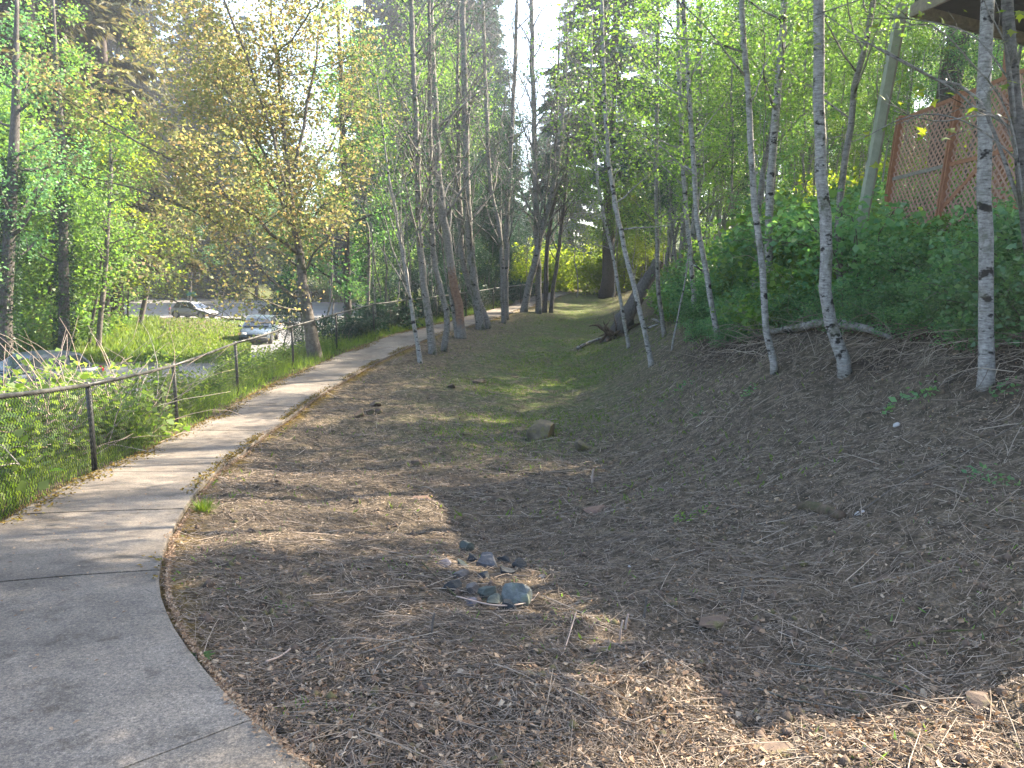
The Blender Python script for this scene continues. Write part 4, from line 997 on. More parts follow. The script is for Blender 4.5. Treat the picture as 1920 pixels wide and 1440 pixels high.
# ------------------------------------------------------------------ cars
RUBB = simple('tyre_rubber', (.02, .02, .02), .8); RIMM = simple('wheel_metal', (.35, .35, .36), .35, .9)
GLASS = simple('car_glass', (.02, .025, .03), .08, 0, .8); LAMP = simple('headlamp_lens', (.6, .6, .6), .15); TAIL = simple('tail_lamp_lens', (.3, .02, .02), .2); TRIM = simple('dark_trim', (.03, .03, .03), .6)
PLATE = simple('number_plate', (.6, .6, .58), .4)
def car(loc, heading, paint, label, L=4.3, W=1.76, H=1.5, kind='hatch'):
    root = empty('parked_car', loc, heading, label=label, cat='car', group='cars in the car park')
    pm, n_, b_ = new_mat('car_paint'); b_.inputs['Base Color'].default_value = (*paint, 1); b_.inputs['Roughness'].default_value = .4; b_.inputs['Coat Weight'].default_value = .35; b_.inputs['Metallic'].default_value = .1
    h = L / 2; suv = kind == 'suv'
    belt = H * .60
    # stations along the car: x, belt height, half width, sill height
    xs = np.array([-h, -h + .08, -h + .35, -h * .55, 0, h * .40, h * .62, h - .35, h - .1, h])
    bz = np.array([belt * .78, belt * .95, belt * 1.02, belt, belt * .98, belt * .95, belt * .92, belt * .82, belt * .70, belt * .58]) + (.05 if suv else 0)
    hw = np.array([.80, .90, .97, 1, 1, 1, .99, .95, .86, .74]) * W / 2
    sl_ = np.array([.42, .30, .24, .22, .22, .22, .22, .24, .28, .36])
    V = []
    for x, bz_, w_, s_ in zip(xs, bz, hw, sl_):
        ring = [(0, s_), (.82, s_), (.98, s_ + .1), (1, (s_ + bz_) * .52), (.97, bz_ * .93), (.86, bz_), (0, bz_ + .02)]
        V += [(x, -w_ * u, z) for u, z in ring] + [(x, w_ * u, z) for u, z in ring[::-1][1:-1]]
    k = 12; q = []
    for i in range(len(xs) - 1):
        for j in range(k): q.append((i * k + j, i * k + (j + 1) % k, (i + 1) * k + (j + 1) % k, (i + 1) * k + j))
    c0 = len(V); V += [(-h, 0, .6), (h, 0, .5)]; e = (len(xs) - 1) * k
    t = [(c0, (j + 1) % k, j) for j in range(k)] + [(c0 + 1, e + j, e + (j + 1) % k) for j in range(k)]
    s = MB(); s.add(V, q, t); s.build('body', pm, root)
    # cabin: roof and pillars, with panes set into it
    rb = (-h + .32, -h + .75) if not suv else (-h + .22, -h + .42)
    f0, f1 = h * .50, h * .10
    wb, wt = W / 2 * .93, W / 2 * .72; z0, z1 = belt - .02, H
    base = [(rb[0], z0), (rb[1], z1 - .05), ((rb[1] + f1) / 2, z1), (f1, z1 - .05), (f0, z0)]
    V = []
    for x, z in base:
        w_ = wb + (wt - wb) * (z - z0) / (z1 - z0); V += [(x, -w_, z), (x, w_, z)]
    s = MB(); s.add(V, [(2 * i, 2 * i + 1, 2 * i + 3, 2 * i + 2) for i in range(4)], None)
    s.add(V, None, [(0, 2, 4), (0, 4, 8), (4, 6, 8), (1, 5, 3), (1, 9, 5), (5, 9, 7)])
    s.build('cabin', pm, root, smooth=False)
    def lerp(p, q, u): return tuple(np.array(p) * (1 - u) + np.array(q) * u)
    def pane(name, quad, out):
        quad = np.array(quad); c_ = quad.mean(0); quad = c_ + (quad - c_) * .9 + np.array(out) * .006
        s = MB(); s.add(np.concatenate([quad, quad - np.array(out) * .02]), [(0, 1, 2, 3), (4, 7, 6, 5), (0, 4, 5, 1), (1, 5, 6, 2), (2, 6, 7, 3), (3, 7, 4, 0)]); s.build(name, GLASS, root, smooth=False)
    P0, P1, P3, P4 = [np.array(v) for v in ((rb[0], 0, z0 + .04), (rb[1], 0, z1 - .1), (f1, 0, z1 - .1), (f0, 0, z0 + .04))]
    def sidepts(sg, a, b2):
        out = []
        for u, top in ((a, 0), (b2, 0), (b2, 1), (a, 1)):
            p = lerp(P0, P4, u) if not top else lerp(P1, P3, u); w_ = wb + (wt - wb) * (p[2] - z0) / (z1 - z0); out.append((p[0], sg * w_, p[2]))
        return out
    for sg in (-1, 1):
        for a, b2 in ((.02, .30), (.33, .64), (.67, .98)):
            pane('side_window', sidepts(sg, a, b2), (0, sg, .25))
    pane('windscreen', [(f0 + .0, -wb * .95, z0 + .05), (f0, wb * .95, z0 + .05), (f1, wt * .98, z1 - .07), (f1, -wt * .98, z1 - .07)], unit((z1 - z0, 0, f0 - f1)))
    pane('rear_window', [(rb[0], -wb * .9, z0 + .07), (rb[0], wb * .9, z0 + .07), (rb[1], wt * .95, z1 - .09), (rb[1], -wt * .95, z1 - .09)], unit((-(z1 - z0), 0, rb[1] - rb[0])))
    for x in (-h * .62, h * .64):
        for sg in (-1, 1):
            a = np.arange(20) * 2 * np.pi / 20; rw = .33
            s = MB(); ring = lambda rr, y: [(x + rr * math.cos(t_), y, rw + rr * math.sin(t_)) for t_ in a]
            y0, y1 = sg * (W / 2 - .2), sg * (W / 2 + .012)
            V = ring(rw, y0) + ring(rw, y1) + ring(rw * .66, y1 + sg * .004) + ring(rw * .64, y1 - sg * .03); q = []
            for lv in range(3): q += [(lv * 20 + j, lv * 20 + (j + 1) % 20, lv * 20 + 20 + (j + 1) % 20, lv * 20 + 20 + j) for j in range(20)]
            s.add(V, q); wh = s.build('wheel', RUBB, root)
            s = MB(); V = [(x, y1 - sg * .01, rw)] + ring(rw * .64, y1 - sg * .028); s.add(V, None, [(0, j + 1, (j + 1) % 20 + 1) for j in range(20)])
            for j in range(5):
                t_ = j * 1.2566; s.bar((x, y1 - sg * .005, rw), (x + .2 * math.cos(t_), y1 - sg * .01, rw + .2 * math.sin(t_)), .05, .02, (0, 1, 0))
            s.build('rim', RIMM, wh, smooth=False)
            s = MB(); V = []
            for rr, y in ((rw + .06, W / 2 * .985), (rw + .005, W / 2 * 1.0)): V += [(x + rr * math.cos(t_), sg * (y + .004), rw + rr * math.sin(t_)) for t_ in np.linspace(-.25, np.pi + .25, 14)]
            s.add(V, [(j, j + 1, j + 15, j + 14) for j in range(13)]); s.build('wheel_arch', TRIM, root)
    for sg in (-1, 1):
        s = MB(); s.box((h - .13, sg * W * .34, belt * .66), (.1, -.05 * sg, 0), (0, .16, 0), (0, 0, .07)); s.build('headlight', LAMP, root)
        s = MB(); s.box((-h + .06, sg * W * .38, belt * .84), (.06, 0, 0), (0, .1, 0), (0, 0, .13)); s.build('tail_light', TAIL, root)
        s = MB(); s.box((f0 - .12, sg * (W / 2 + .06), belt + .06), (.05, 0, 0), (0, .09, 0), (0, 0, .06)); s.build('wing_mirror', pm, root)
    s = MB(); s.box((h - .02, 0, .40), (.05, 0, 0), (0, W * .4, 0), (0, 0, .07)); s.build('front_bumper', TRIM, root)
    s = MB(); s.box((h + .01, 0, belt * .58), (.02, 0, 0), (0, W * .22, 0), (0, 0, .05)); s.build('grille', TRIM, root)
    s = MB(); s.box((-h - .005, 0, .42), (.05, 0, 0), (0, W * .42, 0), (0, 0, .09)); s.build('rear_bumper', TRIM, root)
    s = MB(); s.box((-h - .01, 0, belt * .72), (.01, 0, 0), (0, .16, 0), (0, 0, .05)); s.build('number_plate', PLATE, root)
    return root
def lotp(px, py):
    p = on_lot(px, py); return (float(p[0]), float(p[1]), LOTZ + .005)
car(lotp(364, 597), R_(-12), (.26, .27, .28), 'silver white hatchback parked broadside across the road', 3.9, 1.7, 1.48)
car(lotp(536, 594), R_(186), (.02, .035, .03), 'dark green sport utility car partly behind the maple trunk', 4.7, 1.9, 1.78, 'suv')
car(lotp(487, 640), R_(281), (.06, .085, .11), 'blue grey car with a tall windscreen just above the fence rail', 4.6, 1.85, 1.62)
car(lotp(62, 737), R_(236), (.03, .045, .065), 'slate blue car at far left half hidden by brambles', 4.2, 1.75, 1.42)
car(lotp(665, 640), R_(200), (.14, .18, .24), 'dull blue car behind the dark leafy tree past the sign post', 4.4, 1.78, 1.45)

# ------------------------------------------------------------------ signs
SIGNB = worn('bare_sign_metal', (.30, .30, .30), (.42, .42, .41), 8, .5, .5, 0)
p = np.array(lotp(619, 664)); D = float((p - EYE) @ FW)
top = on_plane(616, 588, p[1]); hh = top[2] - p[2]
so = empty('sign_post', tuple(p)); tag(so, 'blank grey back of a rectangular sign on a thin post behind the fence', 'sign')
s = MB(); s.box((0, 0, hh / 2), (.03, 0, 0), (0, .02, 0), (0, 0, hh / 2)); s.build('post', SIGNB, so, smooth=False)
s = MB(); s.box((0, -.03, hh - .28), (.19, .03, 0), (-.001, .008, 0), (0, 0, .3)); s.build('panel', SIGNB, so, smooth=False)
p = np.array(on_lot(353, 566)); 
so = empty('street_sign', (p[0], min(p[1], 101), LOTZ)); tag(so, 'small green street name sign on a white post across the road', 'sign')
zt_ = on_plane(357, 549, min(p[1], 101))[2] - LOTZ
s = MB(); s.box((0, 0, zt_ / 2), (.05, 0, 0), (0, .05, 0), (0, 0, zt_ / 2)); s.build('post', KERB, so, smooth=False)
s = MB(); s.box((.45, -.06, zt_ - .15), (.6, 0, 0), (0, .02, 0), (0, 0, .24)); s.build('panel', simple('street_sign_green', (.01, .16, .12), .4), so, smooth=False)

# ------------------------------------------------------------------ stones and logs on the floor
def scatter(n_, d0, d1, a0=-40, a1=42):
    q = np.random.default_rng(45); d = np.exp(q.uniform(math.log(d0), math.log(d1), n_ * 2)); a = np.radians(q.uniform(a0, a1, n_ * 2)); x, y = d * np.sin(a), d * np.cos(a)
    k = (x > xr(y) + .05) & (x < np.interp(y, SY, mdx) + 1); return x[k][:n_], y[k][:n_]
def stone_mat(name, c1, c2, lich=None):
    m, n, b = new_mat(name); v = coords(n, (1, 1, 1)); f = noise(n, v, 14, 8, .7)
    c = ramp(n, f, [(.3, c1), (.7, c2)])
    if lich:
        f2 = noise(n, v, 9, 5, .6); c = mix(n, ramp(n, f2, [(.5, (0, 0, 0)), (.62, (1, 1, 1))]), c, lich)
    n.links.new(c, b.inputs['Base Color']); b.inputs['Roughness'].default_value = .9; bump(n, b, f, .6, .015)
    return m
ST = {'pale': stone_mat('lichen_stone', (.07, .078, .072), (.20, .21, .195), (.13, .145, .105)), 'blue': stone_mat('blue_grey_stone', (.034, .036, .041), (.085, .089, .098)),
      'dark': stone_mat('dark_stone', (.014, .016, .017), (.04, .044, .046)), 'green': stone_mat('greenish_stone', (.03, .038, .033), (.085, .098, .082)),
      'purple': stone_mat('purple_grey_stone', (.06, .055, .065), (.13, .12, .13)), 'brown': stone_mat('brown_grey_stone', (.06, .052, .047), (.13, .115, .105)),
      'mossy': stone_mat('mossy_boulder', (.06, .048, .032), (.15, .118, .072), (.115, .10, .032)), 'white': stone_mat('white_pebble', (.28, .265, .25), (.42, .40, .375)),
      'wood': stone_mat('rotten_wood_chunk', (.055, .038, .028), (.14, .095, .065), (.09, .08, .03)), 'red': stone_mat('red_brown_wood_chunk', (.08, .048, .034), (.18, .11, .075))}
def stone(px, py, wpx, hpx, mt, label, nm='stone', cat='stone', grp=None, seed=0, sink=.3, ang=None, deep=.8, sub=3):
    r = np.random.default_rng(900 + seed)
    g, D = ground_at(px, py + hpx * .35); k = D / FPX
    bm = bmesh.new(); bmesh.ops.create_icosphere(bm, subdivisions=sub, radius=1.0)
    V = np.array([v.co[:] for v in bm.verts])
    cut = rdir(14, r); lim = r.uniform(.36, .72, 14)
    for c_, l in zip(cut, lim):
        e = np.clip(V @ c_ - l, 0, None); V -= e[:, None] * c_ * .97
    V += V * (fbm(V[:, 0] * 2 + seed, V[:, 1] * 2 + V[:, 2] * 1.7, 1.0, 4) * .22)[:, None]
    sx = wpx * k / 2; sz = hpx * k / 2 * 1.15
    V = V * np.array([sx, sx * deep, sz]) / np.array([np.abs(V[:, 0]).max(), np.abs(V[:, 1]).max(), np.abs(V[:, 2]).max()])
    for v, c_ in zip(bm.verts, V): v.co = c_
    me = bpy.data.meshes.new(nm); bm.to_mesh(me); bm.free(); me.materials.append(ST[mt])
    for p in me.polygons: p.use_smooth = nm in ('boulder', 'pebble', 'root_mass')
    o = bpy.data.objects.new(nm, me); COL.objects.link(o); o.location = (g[0], g[1], gz(g[0], g[1]) + sz * (1 - 2 * sink)); o.rotation_euler = (0, 0, r.normal() * .2 if ang is None else ang)
    return tag(o, label, cat, grp)
GR = 'stones of the little heap'
for i, (x, y, w_, h_, mt, lb) in enumerate([
    (975, 1110, 64, 52, 'pale', 'largest stone of the heap, pale and speckled with lichen'),
    (914, 1052, 38, 36, 'blue', 'blue grey angular stone at the top of the heap'),
    (885, 1045, 24, 18, 'dark', 'small dark stone left of the blue grey one'),
    (945, 1047, 26, 20, 'dark', 'dark purple brown stone right of the blue grey one'),
    (974, 1056, 28, 22, 'dark', 'dark stone at the upper right end of the heap'),
    (950, 1069, 30, 22, 'dark', 'wedge shaped black stone below the blue grey one'),
    (867, 1056, 24, 18, 'green', 'small greenish stone on the left of the heap'),
    (872, 1023, 32, 20, 'green', 'flat greenish stone lying apart above the heap'),
    (834, 1054, 30, 16, 'purple', 'flat purple grey stone farthest left of the heap'),
    (864, 1077, 28, 20, 'brown', 'brown grey stone above the flat dark wedge'),
    (910, 1079, 28, 20, 'dark', 'dark green black stone in the middle of the heap'),
    (852, 1095, 38, 22, 'dark', 'long flat dark wedge at the lower left of the heap'),
    (890, 1102, 32, 24, 'brown', 'grey stone with a flat top in the lower middle of the heap'),
    (914, 1108, 34, 28, 'green', 'dark greenish slab leaning between the grey and the largest stone'),
    (932, 1124, 34, 26, 'green', 'mossy green stone touching the largest one on its left'),
    (954, 1134, 30, 22, 'dark', 'lowest stone of the heap below the largest one'),
    (889, 1128, 26, 14, 'purple', 'purple grey flake at the lower left edge of the heap'),
    (1016, 1080, 16, 10, 'blue', 'tiny blue grey stone right of the heap')]):
    stone(x, y, w_ * 1.12, h_ * 1.15, mt, lb, grp=GR, seed=i, sink=.38)
stone(1008, 803, 76, 46, 'mossy', 'round moss covered boulder in the middle of the cleared swale', 'boulder', 'boulder', seed=34, sink=.42, sub=4)
stone(1091, 836, 30, 22, 'mossy', 'small mossy stump right of the round boulder', 'mossy_stump', 'stump', seed=31)
for i, (x, y, w_, h_, lb) in enumerate([(676, 775, 22, 18, 'leftmost mossy lump of the old stump beside the path'), (694, 772, 18, 16, 'middle mossy lump of the old stump beside the path'), (712, 771, 18, 14, 'rightmost mossy lump of the old stump beside the path'), (704, 756, 26, 12, 'dark lump just above the old stump pieces')]):
    stone(x, y, w_, h_, 'wood', lb, 'stump_piece', 'stump', 'pieces of the old stump', seed=40 + i)
for i, (x, y, w_, h_, mt, lb, nm) in enumerate([
    (1120, 956, 56, 13, 'red', 'red brown flake of rotten wood lying below the boulder', 'wood_chunk'), (1335, 1166, 72, 14, 'wood', 'dark rotten wood piece beside the sunny patch of straw', 'wood_chunk'),
    (1125, 1214, 52, 10, 'wood', 'dark bark strip just above the big sunny leaf patch', 'wood_chunk'), (790, 932, 40, 13, 'red', 'orange brown clod left of the boulder in the foreground', 'dirt_clod'),
    (783, 867, 24, 18, 'wood', 'brown clod standing in the narrow sun streak', 'dirt_clod'), (848, 723, 26, 12, 'wood', 'dark root lump in the green patch of the swale', 'dirt_clod'), (900, 716, 30, 10, 'wood', 'dark root lump right of the green patch of the swale', 'dirt_clod'),
    (935, 934, 26, 12, 'wood', 'dark clod of earth between boulder and stone heap', 'dirt_clod'), (1450, 1405, 90, 20, 'wood', 'brown piece of branch wood at the bottom of the sunny leaf patch', 'wood_chunk'), (575, 1382, 46, 9, 'red', 'tan splinter of wood beside the path in the foreground', 'wood_chunk'),
    (1660, 1086, 40, 14, 'wood', 'dark lump of wood on the right slope', 'wood_chunk'), (1840, 1312, 60, 24, 'wood', 'dark clod at the right beside the small sunny patch', 'dirt_clod')]):
    stone(x, y, w_, h_, mt, lb, nm, 'wood' if 'wood' in nm else 'clod', None, seed=60 + i, sub=3)
cl = MB(); xq, yq = scatter(900, 1.9, 14); 
V0 = np.array([(0, 0, 1), (.9, 0, .2), (.3, .85, .25), (-.7, .5, .2), (-.7, -.5, .3), (.3, -.85, .2), (0, 0, -.5)]); T0 = [(0, 1, 2), (0, 2, 3), (0, 3, 4), (0, 4, 5), (0, 5, 1), (6, 2, 1), (6, 3, 2), (6, 4, 3), (6, 5, 4), (6, 1, 5)]
for a_, c_, h_ in zip(xq, yq, hz(xq, yq)): cl.add(np.array([a_, c_, h_]) + V0 * rng.uniform(.01, .04) * rng.uniform(.6, 1.4, (7, 3)), None, T0)
tag(cl.build('dirt_crumbs', ST['wood']), 'dark crumbs of earth and rotten wood among the mulch', kind='stuff')
for i, (x, y, w_, lb) in enumerate([(1606, 963, 13, 'left one of two white pebbles on the right slope'), (1618, 960, 10, 'right one of two white pebbles on the right slope'), (1180, 1062, 8, 'lone white pebble right of the stone heap'), (1680, 797, 13, 'pinkish white pebble high on the right slope')]):
    stone(x, y, w_, w_ * .8, 'white', lb, 'pebble', 'pebble', seed=80 + i, sub=2)

def log(name, P, R, material, label, cat='log', sides=12, ends=None, seed=0):
    r = np.random.default_rng(seed); P = catmull(np.array(P), 22); Rr = np.interp(np.linspace(0, 1, 22), np.linspace(0, 1, len(R)), R)
    s = MB(); s.tubes(P, Rr * (1 + .08 * r.normal(size=22)), sides)
    V = np.concatenate(s.v); c_ = np.repeat(P, sides, 0); V = c_ + (V - c_) * (1 + .25 * fbm(V[:, 0] * 6 + V[:, 2] * 5, V[:, 1] * 6, .6, 4))[:, None]; s.v = [V]
    o = s.build(name, material, None, loc=tuple(P[0])); return tag(o, label, cat)
def gpt(px, py, dz=0): g, D = ground_at(px, py); return g + [0, 0, dz], D / FPX
p0, k = gpt(1445, 634); 
pts = [gpt(x, y, .10 + d)[0] for x, y, d in ((1436, 634, 0), (1490, 630, .02), (1545, 624, .05), (1600, 630, .03), (1640, 636, 0), (1672, 644, -.04))]
log('birch_log', pts, [5 * k, 6 * k, 7 * k, 7.5 * k, 6 * k, 3 * k], BARK['alder'], 'fallen pale birch log lying across the bank behind the bent birch', seed=1)
pts = [on_plane(x, y, p0[1] - .1) for x, y in ((1580, 632), (1592, 645), (1602, 660), (1612, 672))]
log('broken_stub', pts, [12 * k, 13 * k, 11 * k, 8 * k], BARK['rotten'], 'dark broken stub with torn orange wood beside the fallen birch log', 'stump', seed=2)
p0, k = gpt(1160, 632)
pts = [on_plane(x, y, p0[1] + d) for x, y, d in ((1128, 690, 0), (1150, 640, 0), (1168, 604, .1), (1190, 566, .3), (1208, 535, .5), (1226, 506, .7), (1234, 492, .8))]
log('leaning_dead_trunk', pts, [34 * k, 25 * k, 17 * k, 15 * k, 14 * k, 12 * k, 10 * k], BARK['dark'], 'thick dark dead trunk leaning over the end of the swale', 'tree trunk', 14, seed=3)
r = np.random.default_rng(8); g_, k = gpt(1140, 640); P, Rr = [], []
for _ in range(26):
    d = np.array([r.normal() - .5, r.normal() * .7 - .3, r.normal() * .35 + .05]); lp, lr = limb(g_ + [.25, .1, .22], d, r.uniform(.5, 1.3), r.uniform(.04, .11), 8, r, -.5, .3); P.append(lp); Rr.append(lr)
s = MB(); s.tubes(np.array(P), np.array(Rr), 6)
tag(s.build('root_mass', BARK['rotten'], None, loc=tuple(g_)), 'dark torn roots sprawling from the foot of the leaning dead trunk', 'roots')
p0, k = gpt(1082, 656); p1, _ = gpt(1126, 640)
log('pale_pole', [p0 + [0, 0, .06], (p0 + p1) / 2 + [0, 0, .1], p1 + [0, 0, .1]], [3 * k, 3 * k, 2.5 * k], BARK['birch'], 'thin pale pole lying along the foot of the bank', seed=4)
p0, k = gpt(1500, 956); p1, _ = gpt(1578, 974)
log('mossy_log', [p0 + [0, 0, .03], (p0 + p1) / 2 + [0, 0, .04], p1 + [0, 0, .02]], [9 * k, 12 * k, 9 * k], BARK['rotten'], 'short grey mossy log lying on the right slope near two white pebbles', seed=5)
for i, (q, w_, lb) in enumerate([
    (((1470, 1252), (1560, 1262), (1640, 1285), (1720, 1318), (1800, 1350)), 4, 'long reddish stick curving down the right foreground'),
    (((1420, 1300), (1480, 1320), (1560, 1335), (1610, 1345)), 4, 'reddish stick along the edge of the sunny leaf patch'),
    (((920, 880), (960, 888), (1012, 893)), 4, 'dark straight stick lying between boulder and stone heap'),
    (((1636, 1222), (1740, 1196), (1860, 1186), (1915, 1180)), 4, 'long grey stick lying flat at the right edge'),
    (((1640, 1240), (1680, 1215), (1712, 1196)), 4, 'dark short stick crossing the long grey one at the right'),
    (((855, 1128), (930, 1147), (990, 1140), (1010, 1120)), 3, 'greenish bramble cane looped under the stone heap'),
    (((1600, 975), (1700, 905), (1800, 860), (1915, 800)), 1.8, 'straight reddish cane lying up the right slope'),
    (((1640, 775), (1730, 740), (1840, 690), (1910, 650)), 2, 'reddish cane leaning up towards the right hand birch'),
    (((1080, 1160), (1060, 1220), (1052, 1240)), 3, 'thin twig beside the pale upright stake'),
    (((500, 1255), (525, 1240), (545, 1228)), 5, 'short whitish stick beside the path'),
    (((790, 1060), (830, 1100), (860, 1130)), 4, 'thin grey stick pointing at the stone heap')]):
    P = []
    for x, y in q: g_, k = gpt(x, y, .02 + .02 * random.random()); P.append(g_)
    log('stick', P, [w_ * k * .5, w_ * k * .5, w_ * k * .3], BARK['rotten'] if 'dark' in lb or 'grey' in lb else (BARK['brown'] if 'reddish' in lb else CANE), lb, 'stick', 6, seed=20 + i)
for i, (x, y, h_, lb) in enumerate([(1162, 1205, 44, 'pale cut stake standing upright in the foreground'), (810, 1195, 48, 'thin brown stem sticking up left of the sunny leaf patch'), (1208, 1160, 42, 'dark stem sticking up right of the stone heap'), (1173, 1180, 30, 'short dark stem next to the pale stake'), (1390, 1130, 30, 'thin dark stem standing on the lower right slope'), (1110, 905, 26, 'pale cut stem standing below the boulder')]):
    g_, k = gpt(x, y); log('cut_stem', [g_ - [0, 0, .03], g_ + [.002, 0, h_ * k * .5], g_ + [.012, .004, h_ * k]], [2.6 * k, 2.2 * k, 2 * k], CANE if 'pale' in lb else BARK['brown'], lb, 'stem', 6, seed=50 + i)

# roots and cut canes hanging out of the torn lower edge of the thicket
r = np.random.default_rng(66); P, Rr = [], []
for _ in range(420):
    y = r.uniform(5.5, 14); x = float(np.interp(y, SY, mdx)) + r.normal() * .35 + .35
    d = np.array([-1 + r.normal() * .6, r.normal() * .8 - .3, r.normal() * .35 - .1]); lp, lr = limb((x, y, gz(x, y) + r.uniform(.02, .2)), d, r.uniform(.25, .95), r.uniform(.003, .008), 6, r, -.6, .25)
    lp[:, 2] = np.maximum(lp[:, 2], hz(lp[:, 0], lp[:, 1]) + .008); P.append(lp); Rr.append(lr)
s = MB(); s.tubes(np.array(P), np.array(Rr), 3, cap=False); tag(s.build('bank_roots', TWIG), 'thin roots and cut canes along the torn lower edge of the thicket', kind='stuff')

# green plants one can pick out
def leafplant(px, py, n_, L, label, mt='fresh', W=.5, seed=0, up=.6):
    r = np.random.default_rng(seed); g_, k = gpt(px, py); s = MB(); a = r.random(n_) * 6.283
    if W < .1 or seed == 1:
        U = unit(np.stack([np.cos(a), np.sin(a), r.uniform(.05, up, n_)], 1)); Nn = unit(np.array([0, 0, 1.]) - U * U[:, 2:3])
        c = np.repeat(g_[None], n_, 0) + U * L * k * .1 + r.normal(size=(n_, 3)) * np.array([1, 1, .2]) * L * k * .15
        s.kites(c, U, Nn, L * k * r.uniform(.6, 1.1, n_), L * k * W * r.uniform(.7, 1.1, n_))
    else:
        q = r.normal(size=(r.integers(3, 6), 2)) * L * k * .6; w_ = r.integers(0, len(q), n_)
        x, y = g_[0] + q[w_, 0] + r.normal(size=n_) * L * k * .3, g_[1] + q[w_, 1] + r.normal(size=n_) * L * k * .3
        c = np.stack([x, y, hz(x, y) + np.abs(r.normal(size=n_)) * L * k * .28], 1)
        add_leaves(s, c, L * k * r.uniform(.25, .42), r, W * 1.3, -.1, 1.0)
    pl = empty('green_plant', tuple(g_), label=label, cat='plant')
    lv = s.build('leaves', LEAF[mt], None, loc=tuple(g_)); lv.location = (0, 0, 0); lv.parent = pl; lv['kind'] = 'stuff'
    return pl
leafplant(372, 1240, 14, 34, 'broad leaved green weed growing over the path edge in the foreground', W=.6, seed=1)
leafplant(383, 962, 130, 34, 'tuft of long grass on the path edge by the bend', 'grass', .06, 2, 2.5)
leafplant(1312, 972, 60, 30, 'green fern like tuft on the lower slope', 'fresh', .25, 3, 1.5)
leafplant(1870, 905, 40, 40, 'green weed on the right slope near the picture edge', 'dark', .5, 4, 1.2)
leafplant(1710, 745, 40, 36, 'trailing green weed below the shrubs left of the right hand birch', 'dark', .5, 5, 1.5)
leafplant(1885, 740, 30, 34, 'green leaves beside the foot of the right hand birch', 'dark', .5, 6, 1.5)
leafplant(1305, 772, 24, 18, 'small pale green sprig low on the middle slope', 'dark', .5, 7, 1.2)
leafplant(525, 1137, 24, 18, 'low green sprig in the foreground litter', 'fresh', .5, 8, .8)
leafplant(1405, 735, 30, 20, 'green sprig below the slim birch', 'dark', .5, 9, 1.2)
leafplant(1275, 735, 30, 24, 'green sprig on the slope right of the swale', 'dark', .5, 10, 1.2)
leafplant(1625, 1190, 26, 14, 'tiny fresh sprig on the lower right slope', 'fresh', .4, 11, 1.2)

# ------------------------------------------------------------------ litter, grass, moss: nobody could count it
r = np.random.default_rng(44)
def scatter(n_, d0, d1, a0=-40, a1=42, p=1.0):
    """points on the cleared ground, thinning out with distance"""
    d = np.exp(r.uniform(math.log(d0), math.log(d1), n_ * 2)) if p == 1 else r.uniform(d0 ** (2 - p), d1 ** (2 - p), n_ * 2) ** (1 / (2 - p))
    a = np.radians(r.uniform(a0, a1, n_ * 2)); x, y = d * np.sin(a), d * np.cos(a)
    k = (x > xr(y) + .02) & (x < np.interp(y, SY, mdx) + 2.2)
    return x[k][:n_], y[k][:n_]
def lie(x, y, lift):
    return np.stack([x, y, hz(x, y) + lift], 1), normal(x, y)
# twigs and chips
for nm, n_, d0, d1, l0, l1, rad, mt, jit in (('twig_litter', 54000, 1.6, 30, .03, .17, .0020, TWIG, .13), ('wood_chip_litter', 30000, 1.6, 16, .012, .05, .0032, TWIG, .3), ('long_cane_litter', 1500, 2.2, 26, .25, .8, .0030, TWIG, .10)):
    x, y = scatter(n_, d0, d1); n_ = len(x); c, nn = lie(x, y, .006 + .02 * r.random(n_) ** 2)
    t = rdir(n_, r); 
    if nm != 'wood_chip_litter': t[x > 2] += np.array([.8, .7, 0])
    t = unit(t - (t * nn).sum(1, keepdims=True) * nn); t = unit(t + nn * r.normal(size=(n_, 1)) * jit)
    L = (l0 + (l1 - l0) * r.random(n_) ** 2); sc = np.clip(np.hypot(x, y) / 6, .75, 1.9)
    k = 4 if l1 > .3 else 3 if l1 > .1 else 2; u = np.linspace(-.5, .5, k); bend = r.normal(size=(n_, 1, 3)) * .10
    P = c[:, None] + t[:, None] * (L[:, None] * u)[..., None] + bend * (L[:, None] * (.25 - u ** 2))[..., None] 
    rr = (rad * r.uniform(.5, 1.4, n_) * sc)[:, None] * np.array({2: [1, .8], 3: [1, .95, .6], 4: [1, .95, .8, .5]}[k])
    s = MB(); s.tubes(P, rr, 3, cap=k == 2); tag(s.build(nm, mt), {'twig_litter': 'broken twigs strewn over the cleared ground', 'wood_chip_litter': 'shredded wood chips strewn over the cleared ground', 'long_cane_litter': 'long dry bramble canes lying on the cleared ground'}[nm], kind='stuff')
# dead leaves, thickest in the foreground
x, y = scatter(44000, 1.5, 22); keep = (r.random(len(x)) < np.where(np.hypot(x, y) < 3.6, 1, .35) * np.clip(.65 + 1.2 * fbm(x, y, .9, 3), .1, 1)); x, y = x[keep], y[keep]; n_ = len(x)
c, nn = lie(x, y, .008 + .018 * r.random(n_)); U = rdir(n_, r); U = unit(U - (U * nn).sum(1, keepdims=True) * nn + nn * r.normal(size=(n_, 1)) * .35); Nn = unit(nn + r.normal(size=(n_, 3)) * .45); Nn = unit(Nn - (Nn * U).sum(1, keepdims=True) * U)
L = .005 + .016 * r.random(n_) ** 1.8; s = MB(); S_ = np.cross(U, Nn); wd_ = r.uniform(.35, .95, n_)
an = np.linspace(0, 2 * np.pi, 7)[:-1][None] + r.normal(size=(n_, 6)) * .25; rd = r.uniform(.55, 1.15, (n_, 6)) * L[:, None]
cu, sn = rd * np.cos(an), rd * np.sin(an) * wd_[:, None]
